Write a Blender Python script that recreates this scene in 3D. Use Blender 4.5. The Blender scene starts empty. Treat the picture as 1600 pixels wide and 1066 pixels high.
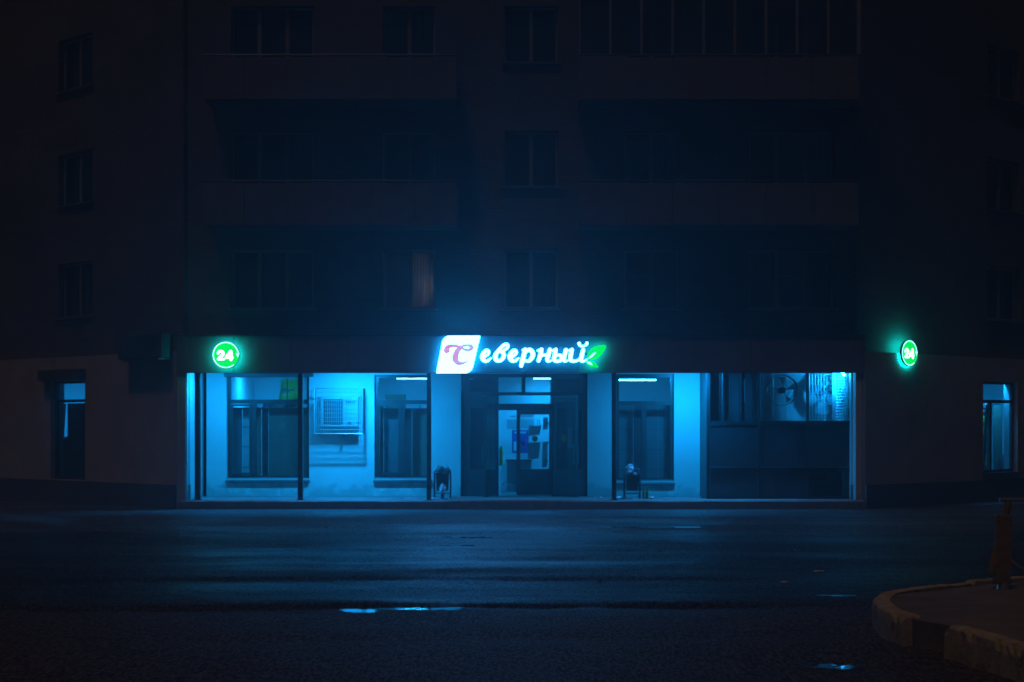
import bpy, bmesh, math, random
import numpy as np
from mathutils import Vector, Matrix
from mathutils.geometry import tessellate_polygon
random.seed(7); np.random.seed(7)
R = math.radians
sc = bpy.context.scene
C = sc.collection

# ------------------------------------------------------------------ camera
F, D, EYE = 2222.0, 32.7, 1.91          # focal length in photo pixels, metres to the fascia, eye height
cam = bpy.data.cameras.new('camera'); camo = bpy.data.objects.new('camera', cam); C.objects.link(camo)
cam.lens = 50.0; cam.sensor_width = 36.0; cam.shift_y = 0.0825
cam.clip_start = 0.1; cam.clip_end = 500
camo.location = (0, -D, EYE); camo.rotation_euler = (R(90), 0, 0)
sc.camera = camo

# ------------------------------------------------------------------ sky, sun, exposure
SUN_EL, SUN_AZ = 66.0, 208.0            # warm city glow from behind the camera, a little from the left
w = bpy.data.worlds.new('World'); sc.world = w; w.use_nodes = True
nt = w.node_tree
sky = nt.nodes.new('ShaderNodeTexSky'); sky.sky_type = 'NISHITA'; sky.sun_disc = False
sky.sun_elevation = R(SUN_EL); sky.sun_rotation = R(SUN_AZ)
nt.links.new(sky.outputs[0], nt.nodes['Background'].inputs[0])
nt.nodes['Background'].inputs[1].default_value = 0.0012
sun = bpy.data.lights.new('night_glow', 'SUN'); suno = bpy.data.objects.new('night_glow', sun); C.objects.link(suno)
sun.energy = 0.19; sun.angle = R(6); sun.color = (1.0, 0.56, 0.28)
sd = Vector((math.sin(R(SUN_AZ)) * math.cos(R(SUN_EL)), math.cos(R(SUN_AZ)) * math.cos(R(SUN_EL)), math.sin(R(SUN_EL))))
suno.rotation_euler = sd.to_track_quat('Z', 'Y').to_euler(); suno.location = (-10, -30, 14)
vs = sc.view_settings
vs.view_transform = 'Standard'; vs.look = 'None'; vs.exposure = 0.0; vs.gamma = 1.0; vs.use_curve_mapping = False
sc.cycles.use_denoising = True
sc.cycles.max_bounces = 6; sc.cycles.diffuse_bounces = 3; sc.cycles.glossy_bounces = 3
sc.cycles.transparent_max_bounces = 24; sc.cycles.volume_bounces = 1
sc.cycles.sample_clamp_indirect = 4.0
sc.cycles.caustics_reflective = False; sc.cycles.caustics_refractive = False

HAZE = 0.0085
BLUE = (0.002, 0.345, 1.0)               # the shop's lamps

# ------------------------------------------------------------------ materials
def new_mat(name):
    m = bpy.data.materials.new(name); m.use_nodes = True
    return m, m.node_tree, m.node_tree.nodes['Principled BSDF']
def mat(name, col, rough=0.7, var=0.25, scale=3.0, bump=0.0, bscale=40.0, metal=0.0, spec=0.5, stain=None):
    m, t, b = new_mat(name); n, l = t.nodes, t.links
    tc = n.new('ShaderNodeTexCoord')
    nz = n.new('ShaderNodeTexNoise'); nz.inputs['Scale'].default_value = scale; nz.inputs['Detail'].default_value = 8
    nz.inputs['Roughness'].default_value = 0.65
    l.new(tc.outputs['Object'], nz.inputs['Vector'])
    cr = n.new('ShaderNodeValToRGB'); e = cr.color_ramp.elements
    e[0].position = 0.3; e[1].position = 0.72
    e[0].color = (*[c * (1 - var) for c in col], 1); e[1].color = (*[min(1, c * (1 + var * 0.6)) for c in col], 1)
    l.new(nz.outputs['Fac'], cr.inputs['Fac'])
    out = cr.outputs['Color']
    if stain:                                # blotches of grime with their own outline
        n2 = n.new('ShaderNodeTexNoise'); n2.inputs['Scale'].default_value = stain[1]; n2.inputs['Detail'].default_value = 9
        n2.inputs['Roughness'].default_value = 0.75
        l.new(tc.outputs['Object'], n2.inputs['Vector'])
        r2 = n.new('ShaderNodeValToRGB'); r2.color_ramp.elements[0].position = stain[2]; r2.color_ramp.elements[1].position = stain[2] + 0.09
        r2.color_ramp.elements[0].color = (0, 0, 0, 1); r2.color_ramp.elements[1].color = (1, 1, 1, 1)
        l.new(n2.outputs['Fac'], r2.inputs['Fac'])
        mx = n.new('ShaderNodeMix'); mx.data_type = 'RGBA'
        mul = n.new('ShaderNodeMath'); mul.operation = 'MULTIPLY'; mul.inputs[1].default_value = stain[3]
        l.new(r2.outputs['Color'], mul.inputs[0]); l.new(mul.outputs[0], mx.inputs['Factor'])
        l.new(out, mx.inputs['A']); mx.inputs['B'].default_value = (*stain[0], 1); out = mx.outputs['Result']
    l.new(out, b.inputs['Base Color'])
    b.inputs['Metallic'].default_value = metal; b.inputs['Specular IOR Level'].default_value = spec
    mr = n.new('ShaderNodeMapRange'); mr.inputs['To Min'].default_value = max(0.03, rough - 0.1); mr.inputs['To Max'].default_value = min(1, rough + 0.1)
    l.new(nz.outputs['Fac'], mr.inputs['Value']); l.new(mr.outputs['Result'], b.inputs['Roughness'])
    if bump:
        n3 = n.new('ShaderNodeTexNoise'); n3.inputs['Scale'].default_value = bscale; n3.inputs['Detail'].default_value = 5
        l.new(tc.outputs['Object'], n3.inputs['Vector'])
        bp = n.new('ShaderNodeBump'); bp.inputs['Strength'].default_value = bump; bp.inputs['Distance'].default_value = 0.01
        l.new(n3.outputs['Fac'], bp.inputs['Height']); l.new(bp.outputs['Normal'], b.inputs['Normal'])
    return m
def emit(name, col, strength=1.0):
    m = bpy.data.materials.new(name); m.use_nodes = True; t = m.node_tree
    t.nodes.remove(t.nodes['Principled BSDF'])
    e = t.nodes.new('ShaderNodeEmission'); e.inputs[0].default_value = (*col, 1); e.inputs[1].default_value = strength
    t.links.new(e.outputs[0], t.nodes['Material Output'].inputs['Surface'])
    return m
def glass_mat(name, tint=(0.86, 0.9, 0.9), ior=1.5, dirt=0.02):
    m = bpy.data.materials.new(name); m.use_nodes = True; t = m.node_tree; n, l = t.nodes, t.links
    n.remove(n['Principled BSDF'])
    tr = n.new('ShaderNodeBsdfTransparent'); tr.inputs[0].default_value = (*tint, 1)
    gl = n.new('ShaderNodeBsdfGlossy'); gl.inputs['Roughness'].default_value = 0.03
    df = n.new('ShaderNodeBsdfDiffuse'); df.inputs[0].default_value = (0.5, 0.5, 0.5, 1)
    fr = n.new('ShaderNodeFresnel'); ge = n.new('ShaderNodeNewGeometry'); mb = n.new('ShaderNodeMapRange')
    mb.inputs['To Min'].default_value = ior; mb.inputs['To Max'].default_value = 1.0/ior      # thin pane: same reflectance on both faces
    l.new(ge.outputs['Backfacing'], mb.inputs['Value']); l.new(mb.outputs[0], fr.inputs['IOR'])
    nz = n.new('ShaderNodeTexNoise'); nz.inputs['Scale'].default_value = 4; nz.inputs['Detail'].default_value = 8
    tc = n.new('ShaderNodeTexCoord'); l.new(tc.outputs['Object'], nz.inputs['Vector'])
    mr = n.new('ShaderNodeMapRange'); mr.inputs['From Min'].default_value = 0.45; mr.inputs['From Max'].default_value = 0.8
    mr.inputs['To Min'].default_value = dirt * 0.3; mr.inputs['To Max'].default_value = dirt * 2
    l.new(nz.outputs['Fac'], mr.inputs['Value'])
    m0 = n.new('ShaderNodeMixShader'); l.new(mr.outputs['Result'], m0.inputs[0]); l.new(tr.outputs[0], m0.inputs[1]); l.new(df.outputs[0], m0.inputs[2])
    m1 = n.new('ShaderNodeMixShader'); l.new(fr.outputs[0], m1.inputs[0]); l.new(m0.outputs[0], m1.inputs[1]); l.new(gl.outputs[0], m1.inputs[2])
    l.new(m1.outputs[0], n['Material Output'].inputs['Surface'])
    return m
def brick_mat():
    m, t, b = new_mat('brickwork'); n, l = t.nodes, t.links
    tc = n.new('ShaderNodeTexCoord'); mp = n.new('ShaderNodeMapping'); mp.inputs['Rotation'].default_value = (R(90), 0, 0)
    l.new(tc.outputs['Object'], mp.inputs['Vector'])
    br = n.new('ShaderNodeTexBrick'); br.inputs['Scale'].default_value = 1.0
    br.inputs['Brick Width'].default_value = 0.26; br.inputs['Row Height'].default_value = 0.077; br.inputs['Mortar Size'].default_value = 0.008
    br.inputs['Color1'].default_value = (0.125, 0.105, 0.10, 1); br.inputs['Color2'].default_value = (0.16, 0.13, 0.12, 1); br.inputs['Mortar'].default_value = (0.09, 0.085, 0.08, 1)
    l.new(mp.outputs[0], br.inputs['Vector'])
    nz = n.new('ShaderNodeTexNoise'); nz.inputs['Scale'].default_value = 0.8; nz.inputs['Detail'].default_value = 9; l.new(tc.outputs['Object'], nz.inputs['Vector'])
    mx = n.new('ShaderNodeMix'); mx.data_type = 'RGBA'; mx.blend_type = 'MULTIPLY'; mx.inputs['Factor'].default_value = 0.8
    l.new(br.outputs['Color'], mx.inputs['A']); l.new(nz.outputs['Color'], mx.inputs['B'])
    cr = n.new('ShaderNodeValToRGB'); cr.color_ramp.elements[0].color = (0.5, 0.5, 0.5, 1); cr.color_ramp.elements[0].position = 0.3; cr.color_ramp.elements[1].position = 0.7
    l.new(nz.outputs['Fac'], cr.inputs['Fac']); l.new(cr.outputs[0], mx.inputs['B'])
    l.new(mx.outputs['Result'], b.inputs['Base Color']); b.inputs['Roughness'].default_value = 0.85
    bp = n.new('ShaderNodeBump'); bp.inputs['Strength'].default_value = 0.6; bp.inputs['Distance'].default_value = 0.008; bp.invert = True
    l.new(br.outputs['Fac'], bp.inputs['Height']); l.new(bp.outputs[0], b.inputs['Normal'])
    return m
M = {}
M['plaster'] = mat('plaster', (0.60, 0.60, 0.58), 0.85, 0.10, 1.4, 0.25, 30, stain=((0.30, 0.29, 0.27), 2.2, 0.64, 0.55))
def splash(m_, z_top, col):
    """mud splashed up from the platform: ragged blotches along the wall's foot"""
    t = m_.node_tree; n, l = t.nodes, t.links; b = n['Principled BSDF']; src = b.inputs['Base Color'].links[0].from_socket
    tc = n.new('ShaderNodeTexCoord'); sp = n.new('ShaderNodeSeparateXYZ'); l.new(tc.outputs['Object'], sp.inputs[0])
    nz = n.new('ShaderNodeTexNoise'); nz.inputs['Scale'].default_value = 3.2; nz.inputs['Detail'].default_value = 10; nz.inputs['Roughness'].default_value = 0.72; l.new(tc.outputs['Object'], nz.inputs['Vector'])
    ma = n.new('ShaderNodeMath'); ma.operation = 'MULTIPLY_ADD'; ma.inputs[1].default_value = 1.5; ma.inputs[2].default_value = -0.75; l.new(nz.outputs['Fac'], ma.inputs[0])
    ad = n.new('ShaderNodeMath'); ad.operation = 'ADD'; l.new(sp.outputs['Z'], ad.inputs[0]); l.new(ma.outputs[0], ad.inputs[1])
    mr = n.new('ShaderNodeMapRange'); mr.inputs['From Min'].default_value = z_top; mr.inputs['From Max'].default_value = z_top+0.12; mr.inputs['To Min'].default_value = 0.42; mr.inputs['To Max'].default_value = 0.0
    l.new(ad.outputs[0], mr.inputs['Value'])
    mx = n.new('ShaderNodeMix'); mx.data_type = 'RGBA'; l.new(mr.outputs[0], mx.inputs['Factor']); l.new(src, mx.inputs['A']); mx.inputs['B'].default_value = (*col, 1); l.new(mx.outputs['Result'], b.inputs['Base Color'])
splash(M['plaster'], 0.30, (0.22, 0.21, 0.19))
M['stucco'] = mat('wing_stucco', (0.42, 0.38, 0.37), 0.9, 0.22, 1.3, 0.5, 18, stain=((0.16, 0.15, 0.15), 1.1, 0.60, 0.6))
M['plinth'] = mat('plinth_cement', (0.11, 0.11, 0.11), 0.85, 0.3, 2.0, 0.5, 20)
M['brick'] = brick_mat()
M['fascia'] = mat('fascia_panel', (0.155, 0.085, 0.085), 0.55, 0.12, 1.2, 0.05, 30)
M['steel_dark'] = mat('dark_steel', (0.035, 0.035, 0.04), 0.42, 0.3, 6.0, 0.1, 60)
M['post'] = mat('painted_post', (0.05, 0.05, 0.055), 0.38, 0.3, 5.0, 0.1, 50)
M['frame_dark'] = mat('dark_window_frame', (0.045, 0.04, 0.04), 0.4, 0.3, 6.0, 0.1, 40)
M['frame_grey'] = mat('grey_door_frame', (0.16, 0.17, 0.18), 0.4, 0.2, 5.0)
M['frame_white'] = mat('white_window_frame', (0.24, 0.23, 0.225), 0.5, 0.2, 4.0)
M['sill'] = mat('tin_sill', (0.20, 0.21, 0.22), 0.32, 0.2, 5.0, metal=0.7)
M['concrete'] = mat('platform_concrete', (0.20, 0.20, 0.20), 0.75, 0.35, 3.5, 0.5, 30, stain=((0.09, 0.09, 0.09), 3.0, 0.58, 0.6))
M['kerb'] = mat('kerb_concrete', (0.50, 0.42, 0.30), 0.9, 0.45, 5.0, 1.0, 30, stain=((0.13, 0.105, 0.08), 3.0, 0.52, 0.8))
M['side_asphalt'] = mat('sidewalk_asphalt', (0.21, 0.17, 0.13), 0.85, 0.5, 2.5, 0.9, 45, stain=((0.16, 0.14, 0.12), 2.0, 0.60, 0.5))
M['ceiling'] = mat('porch_ceiling', (0.30, 0.30, 0.30), 0.8, 0.1)
M['room'] = mat('room_paint', (0.66, 0.66, 0.66), 0.8, 0.06, 1.0)
M['room_floor'] = mat('room_floor', (0.28, 0.27, 0.26), 0.4, 0.2, 3.0)
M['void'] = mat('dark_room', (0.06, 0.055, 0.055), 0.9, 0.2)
M['curtain'] = mat('curtain', (0.42, 0.33, 0.28), 0.9, 0.15, 8.0)
M['curtain_pale'] = mat('pale_curtain', (0.52, 0.50, 0.52), 0.9, 0.12, 8.0)
def sheer(m_):
    t = m_.node_tree; n, l = t.nodes, t.links; b = n['Principled BSDF']
    tr = n.new('ShaderNodeBsdfTranslucent'); tr.inputs[0].default_value = (0.52, 0.50, 0.50, 1)
    ms = n.new('ShaderNodeMixShader'); ms.inputs[0].default_value = 0.45
    l.new(b.outputs[0], ms.inputs[1]); l.new(tr.outputs[0], ms.inputs[2]); l.new(ms.outputs[0], n['Material Output'].inputs['Surface'])
sheer(M['curtain_pale'])
M['thin_paper'] = mat('thin_paper', (0.5, 0.5, 0.48), 0.8, 0.1, 6.0)
sheer(M['thin_paper'])
M['parapet'] = mat('parapet_panel', (0.135, 0.12, 0.115), 0.8, 0.3, 2.0, 0.3, 20)
M['slab'] = mat('balcony_slab', (0.12, 0.12, 0.12), 0.85, 0.25, 2.0)
M['glass'] = glass_mat('window_glass')
M['glass_dark'] = glass_mat('tinted_glass', (0.45, 0.48, 0.5), 1.5, 0.06)
M['panel_dark'] = mat('dark_cladding', (0.050, 0.052, 0.06), 0.45, 0.25, 3.0, 0.1, 30)
M['board'] = mat('fibreboard', (0.27, 0.20, 0.15), 0.8, 0.12, 3.0)
M['shelf_back'] = mat('shelf_back', (0.12, 0.155, 0.16), 0.6, 0.12, 3.0)
M['board_teal'] = mat('blind_board', (0.26, 0.30, 0.29), 0.7, 0.15, 3.0)
M['white_metal'] = mat('white_metal', (0.52, 0.53, 0.53), 0.45, 0.15, 6.0)
M['mid_metal'] = mat('mid_metal', (0.20, 0.21, 0.22), 0.4, 0.2, 6.0, metal=0.3)
M['wire'] = mat('galvanised_wire', (0.45, 0.46, 0.46), 0.4, 0.1, 9.0, metal=0.5)
M['carton'] = mat('carton', (0.30, 0.22, 0.14), 0.8, 0.2, 6.0)
M['paper'] = mat('paper', (0.70, 0.70, 0.70), 0.8, 0.1, 8.0)
M['paper_grey'] = mat('grey_paper', (0.30, 0.33, 0.34), 0.8, 0.1, 8.0)
M['trash_dark'] = mat('dark_trash', (0.06, 0.06, 0.065), 0.5, 0.5, 20.0)
M['trash_pale'] = mat('pale_plastic', (0.62, 0.58, 0.66), 0.4, 0.35, 18.0)
M['bottle'] = mat('green_bottle', (0.05, 0.16, 0.05), 0.15, 0.1)
M['yellow'] = mat('yellow_vinyl', (0.62, 0.52, 0.05), 0.5, 0.08)
M['red'] = mat('red_vinyl', (0.50, 0.06, 0.05), 0.5, 0.08)
M['lime'] = mat('lime_print', (0.55, 0.62, 0.06), 0.5, 0.35, 7.0)
M['violet'] = mat('violet_print', (0.14, 0.05, 0.42), 0.5, 0.08)
M['poster_blue'] = mat('blue_poster', (0.04, 0.06, 0.28), 0.5, 0.4, 9.0)
M['rust'] = mat('rusty_yellow_paint', (0.26, 0.19, 0.10), 0.7, 0.45, 9.0, 0.4, 40, stain=((0.08, 0.05, 0.035), 8.0, 0.55, 0.7))
M['pipe'] = mat('grey_pipe', (0.40, 0.42, 0.44), 0.35, 0.25, 9.0, metal=0.6)
M['shade'] = mat('roller_shutter', (0.08, 0.08, 0.085), 0.55, 0.2, 5.0)
M['em_white'] = emit('lit_white_face', (0.036, 0.35, 1.0), 35.0)
M['em_halo'] = emit('blue_backlight', (0.0, 0.36, 1.0), 48.0)
M['em_halo_soft'] = emit('soft_blue_backlight', (0.0, 0.36, 1.0), 24.0)
M['em_tile'] = emit('lit_logo_face', (0.036, 0.35, 1.0), 34.0)
M['em_green'] = emit('lit_green_face', (0.0, 0.80, 0.10), 1.5)
M['em_green_halo'] = emit('teal_backlight', (0.0, 0.80, 0.72), 22.0)
M['em_ring'] = emit('lit_white_print', (0.30, 0.8, 0.85), 2.6)
M['em_leaf'] = emit('lit_leaf_face', (0.0, 0.72, 0.07), 1.6)
M['em_tube'] = emit('fluorescent_tube', (0.02, 0.42, 1.0), 90.0)
M['em_flood'] = emit('flood_lamp', (0.015, 0.42, 1.0), 120.0)
M['em_bulb'] = emit('warm_bulb', (1.0, 0.55, 0.25), 9.0)
def logo_mat():                              # pink to lilac print on the lit tile
    m = bpy.data.materials.new('lit_logo_print'); m.use_nodes = True; t = m.node_tree; n, l = t.nodes, t.links
    n.remove(n['Principled BSDF'])
    tc = n.new('ShaderNodeTexCoord'); sp = n.new('ShaderNodeSeparateXYZ'); l.new(tc.outputs['Object'], sp.inputs[0])
    cr = n.new('ShaderNodeValToRGB'); cr.color_ramp.elements[0].position = 0.0; cr.color_ramp.elements[1].position = 0.4
    cr.color_ramp.elements[0].color = (0.72, 0.27, 0.62, 1); cr.color_ramp.elements[1].color = (0.52, 0.34, 0.64, 1)
    mr = n.new('ShaderNodeMapRange'); mr.inputs['From Min'].default_value = -1.6; mr.inputs['From Max'].default_value = -0.8
    l.new(sp.outputs['X'], mr.inputs['Value']); l.new(mr.outputs[0], cr.inputs['Fac'])
    e = n.new('ShaderNodeEmission'); e.inputs[1].default_value = 1.25; l.new(cr.outputs[0], e.inputs[0])
    l.new(e.outputs[0], n['Material Output'].inputs['Surface'])
    return m
M['em_logo'] = logo_mat()

# ------------------------------------------------------------------ helpers
def fx(px, y): return (px - 800.0) / F * (y + D)          # metres across, for a depth y
def fz(py, y): return EYE - (py - 665.0) / F * (y + D)    # metres up, for a depth y
def thing(name, label, cat, loc=(0, 0, 0), group=None):
    o = bpy.data.objects.new(name, None); C.objects.link(o); o.empty_display_size = 0.2
    o.location = loc; o['label'] = label; o['category'] = cat
    if group: o['group'] = group
    return o
def tag(o, label, cat, group=None):
    o['label'] = label; o['category'] = cat
    if group: o['group'] = group
    return o
def root_of(o):
    while o.parent: o = o.parent
    return o
def link(name, me, mats, parent=None, smooth=False):
    if not isinstance(mats, (list, tuple)): mats = [mats]
    for m in mats: me.materials.append(M[m] if isinstance(m, str) else m)
    if smooth:
        for p in me.polygons: p.use_smooth = True
    o = bpy.data.objects.new(name, me); C.objects.link(o)
    if parent: o.parent = parent
    return o
def obj(name, bm, mats, parent=None, smooth=False):
    """bm holds world coordinates; the root's own place is taken off so that parts sit under their thing."""
    if parent:
        off = root_of(parent).location
        bmesh.ops.translate(bm, verts=bm.verts, vec=-Vector(off))
    bmesh.ops.recalc_face_normals(bm, faces=bm.faces)
    me = bpy.data.meshes.new(name); bm.to_mesh(me); bm.free()
    return link(name, me, mats, parent, smooth)
def own(name, bm, mats, smooth=False):
    """a top-level mesh with its origin at its own base"""
    vs_ = [v.co for v in bm.verts]
    cx = (min(v.x for v in vs_) + max(v.x for v in vs_)) / 2; cy = (min(v.y for v in vs_) + max(v.y for v in vs_)) / 2
    cz = min(v.z for v in vs_)
    bmesh.ops.translate(bm, verts=bm.verts, vec=(-cx, -cy, -cz))
    o = obj(name, bm, mats, None, smooth); o.location = (cx, cy, cz)
    return o
I4 = Matrix.Identity(4)
def bx(bm, x0, x1, y0, y1, z0, z1, mx=I4, bev=0.0, mi=0):
    x0, x1 = min(x0, x1), max(x0, x1); y0, y1 = min(y0, y1), max(y0, y1); z0, z1 = min(z0, z1), max(z0, z1)
    vs_ = [bm.verts.new(mx @ Vector(p)) for p in ((x0,y0,z0),(x1,y0,z0),(x1,y1,z0),(x0,y1,z0),(x0,y0,z1),(x1,y0,z1),(x1,y1,z1),(x0,y1,z1))]
    fs = [bm.faces.new([vs_[i] for i in q]) for q in ((0,3,2,1),(4,5,6,7),(0,1,5,4),(1,2,6,5),(2,3,7,6),(3,0,4,7))]
    for f in fs: f.material_index = mi
    if bev > 0:
        es = list({e for f in fs for e in f.edges})
        bmesh.ops.bevel(bm, geom=es, offset=bev, segments=2, affect='EDGES', profile=0.5)
    return vs_
def box(name, x0, x1, y0, y1, z0, z1, m, parent=None, mx=I4, bev=0.0):
    bm = bmesh.new(); bx(bm, x0, x1, y0, y1, z0, z1, mx, bev)
    return obj(name, bm, m, parent)
def tube(bm, pts, r, n=8, mx=I4, cap=True, mi=0):
    pts = [Vector(p) for p in pts]; rings = []
    rr = r if isinstance(r, (list, tuple)) else [r] * len(pts)
    up = None
    for i, p in enumerate(pts):
        a = pts[max(0, i - 1)]; b = pts[min(len(pts) - 1, i + 1)]
        t = (b - a).normalized()
        if up is None or abs(up.dot(t)) > 0.97: up = Vector((0, 0, 1)) if abs(t.z) < 0.9 else Vector((1, 0, 0))
        u = t.cross(up).normalized(); v = u.cross(t).normalized(); up = v
        rings.append([bm.verts.new(mx @ (p + (u * math.cos(2*math.pi*k/n) + v * math.sin(2*math.pi*k/n)) * rr[i])) for k in range(n)])
    for i in range(len(rings) - 1):
        for k in range(n):
            f = bm.faces.new((rings[i][k], rings[i][(k+1) % n], rings[i+1][(k+1) % n], rings[i+1][k])); f.material_index = mi
    if cap:
        bm.faces.new(rings[0]).material_index = mi; bm.faces.new(rings[-1][::-1]).material_index = mi
def lathe(bm, prof, cx, cy, n=14, mx=I4):
    rings = [[bm.verts.new(mx @ Vector((cx + r * math.cos(2*math.pi*k/n), cy + r * math.sin(2*math.pi*k/n), z))) for k in range(n)] for r, z in prof]
    for i in range(len(rings) - 1):
        for k in range(n): bm.faces.new((rings[i][k], rings[i][(k+1) % n], rings[i+1][(k+1) % n], rings[i+1][k]))
    bm.faces.new(rings[0][::-1]); bm.faces.new(rings[-1])
def wall(bm, x0, x1, z0, z1, holes, yf, yb, mx=I4):
    """a wall between depths yf (front) and yb (back) with rectangular openings and their reveals"""
    xs = sorted({x0, x1, *[h[0] for h in holes], *[h[1] for h in holes]}); zs = sorted({z0, z1, *[h[2] for h in holes], *[h[3] for h in holes]})
    xs = [x for x in xs if x0 <= x <= x1]; zs = [z for z in zs if z0 <= z <= z1]
    def solid(i, k):
        if i < 0 or k < 0 or i >= len(xs) - 1 or k >= len(zs) - 1: return False
        x = (xs[i] + xs[i+1]) / 2; z = (zs[k] + zs[k+1]) / 2
        return not any(h[0] < x < h[1] and h[2] < z < h[3] for h in holes)
    cache = {}
    def v(x, y, z):
        k = (round(x, 5), round(y, 5), round(z, 5))
        if k not in cache: cache[k] = bm.verts.new(mx @ Vector((x, y, z)))
        return cache[k]
    for i in range(len(xs) - 1):
        for k in range(len(zs) - 1):
            if not solid(i, k): continue
            a, b, c, d = xs[i], xs[i+1], zs[k], zs[k+1]
            bm.faces.new((v(a,yf,c), v(b,yf,c), v(b,yf,d), v(a,yf,d)))
            bm.faces.new((v(a,yb,c), v(a,yb,d), v(b,yb,d), v(b,yb,c)))
            if not solid(i-1, k): bm.faces.new((v(a,yf,c), v(a,yf,d), v(a,yb,d), v(a,yb,c)))
            if not solid(i+1, k): bm.faces.new((v(b,yf,c), v(b,yb,c), v(b,yb,d), v(b,yf,d)))
            if not solid(i, k-1): bm.faces.new((v(a,yf,c), v(a,yb,c), v(b,yb,c), v(b,yf,c)))
            if not solid(i, k+1): bm.faces.new((v(a,yf,d), v(b,yf,d), v(b,yb,d), v(a,yb,d)))
def copy_tree(o, parent=None):
    c = o.copy(); C.objects.link(c)
    if parent: c.parent = parent
    for ch in list(o.children): copy_tree(ch, c)
    return c
def struct(o): o['kind'] = 'structure'; return o

# value noise on arrays
def vnoise(x, y, seed):
    rs = np.random.RandomState(seed); T = rs.rand(256, 256)
    xi = np.floor(x).astype(int); yi = np.floor(y).astype(int); u = x - xi; v = y - yi
    u = u*u*(3-2*u); v = v*v*(3-2*v)
    a = T[xi % 256, yi % 256]; b = T[(xi+1) % 256, yi % 256]; c = T[xi % 256, (yi+1) % 256]; d = T[(xi+1) % 256, (yi+1) % 256]
    return (a*(1-u)+b*u)*(1-v) + (c*(1-u)+d*u)*v - 0.5

# outlines of lettering from brush strokes (x, y, radius)
def stroke_loops(strokes, step, eps):
    P = np.array([p for s in strokes for p in s]); mg = P[:, 2].max() + 3*step
    x0, x1 = P[:,0].min()-mg, P[:,0].max()+mg; y0, y1 = P[:,1].min()-mg, P[:,1].max()+mg
    gx = np.arange(x0, x1+step, step); gy = np.arange(y0, y1+step, step)
    X, Y = np.meshgrid(gx, gy, indexing='ij'); S = np.full(X.shape, 1e9)
    for s in strokes:
        s = smooth_stroke(s)
        for (ax, ay, ar), (bx_, by, br) in zip(s[:-1], s[1:]):
            dx, dy = bx_-ax, by-ay; L = dx*dx+dy*dy+1e-12
            t = np.clip(((X-ax)*dx+(Y-ay)*dy)/L, 0, 1)
            S = np.minimum(S, np.hypot(X-ax-t*dx, Y-ay-t*dy)-(ar+(br-ar)*t))
    nx, ny = S.shape; seg = {}; pt = {}
    def edge(i0, j0, i1, j1):
        k = (i0, j0, i1, j1)
        if k not in pt:
            a, b = S[i0,j0], S[i1,j1]; t = a/(a-b)
            pt[k] = (gx[i0]+(gx[i1]-gx[i0])*t, gy[j0]+(gy[j1]-gy[j0])*t)
        return k
    ins = S < 0
    for i in range(nx-1):
        for j in range(ny-1):
            c = (ins[i,j], ins[i+1,j], ins[i+1,j+1], ins[i,j+1])
            if all(c) or not any(c): continue
            E = []
            if c[0] != c[1]: E.append(edge(i,j,i+1,j))
            if c[1] != c[2]: E.append(edge(i+1,j,i+1,j+1))
            if c[2] != c[3]: E.append(edge(i,j+1,i+1,j+1))
            if c[3] != c[0]: E.append(edge(i,j,i,j+1))
            for a, b in ((0,1),(2,3)):
                if b < len(E): seg.setdefault(E[a], []).append(E[b]); seg.setdefault(E[b], []).append(E[a])
    loops, seen = [], set()
    for k in seg:
        if k in seen: continue
        lp = [k]; seen.add(k); cur = k
        while True:
            nxt = [q for q in seg[cur] if q not in seen]
            if not nxt: break
            cur = nxt[0]; seen.add(cur); lp.append(cur)
        if len(lp) > 6: loops.append(rdp_loop([pt[q] for q in lp], eps))
    return loops
def smooth_stroke(s, n=6):
    if len(s) < 3: return s
    P = [np.array(p, float) for p in s]; out = []
    for i in range(len(P)-1):
        p0 = P[i-1] if i else P[i]; p1, p2 = P[i], P[i+1]; p3 = P[i+2] if i+2 < len(P) else P[i+1]
        for k in range(n):
            t = k/n; out.append(0.5*((2*p1)+(-p0+p2)*t+(2*p0-5*p1+4*p2-p3)*t*t+(-p0+3*p1-3*p2+p3)*t**3))
    out.append(P[-1]); return [tuple(o) for o in out]
def rdp_loop(p, eps):
    def rdp(a):
        if len(a) < 3: return a
        (x0, y0), (x1, y1) = a[0], a[-1]; L = math.hypot(x1-x0, y1-y0) + 1e-12
        d = [abs((x1-x0)*(y0-q[1])-(x0-q[0])*(y1-y0))/L for q in a[1:-1]]; m = max(d)
        if m < eps: return [a[0], a[-1]]
        i = d.index(m)+1
        return rdp(a[:i+1])[:-1] + rdp(a[i:])
    h = max(range(len(p)), key=lambda i: math.hypot(p[i][0]-p[0][0], p[i][1]-p[0][1]))
    return rdp(p[:h+1])[:-1] + rdp(p[h:]+[p[0]])[:-1]
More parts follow.
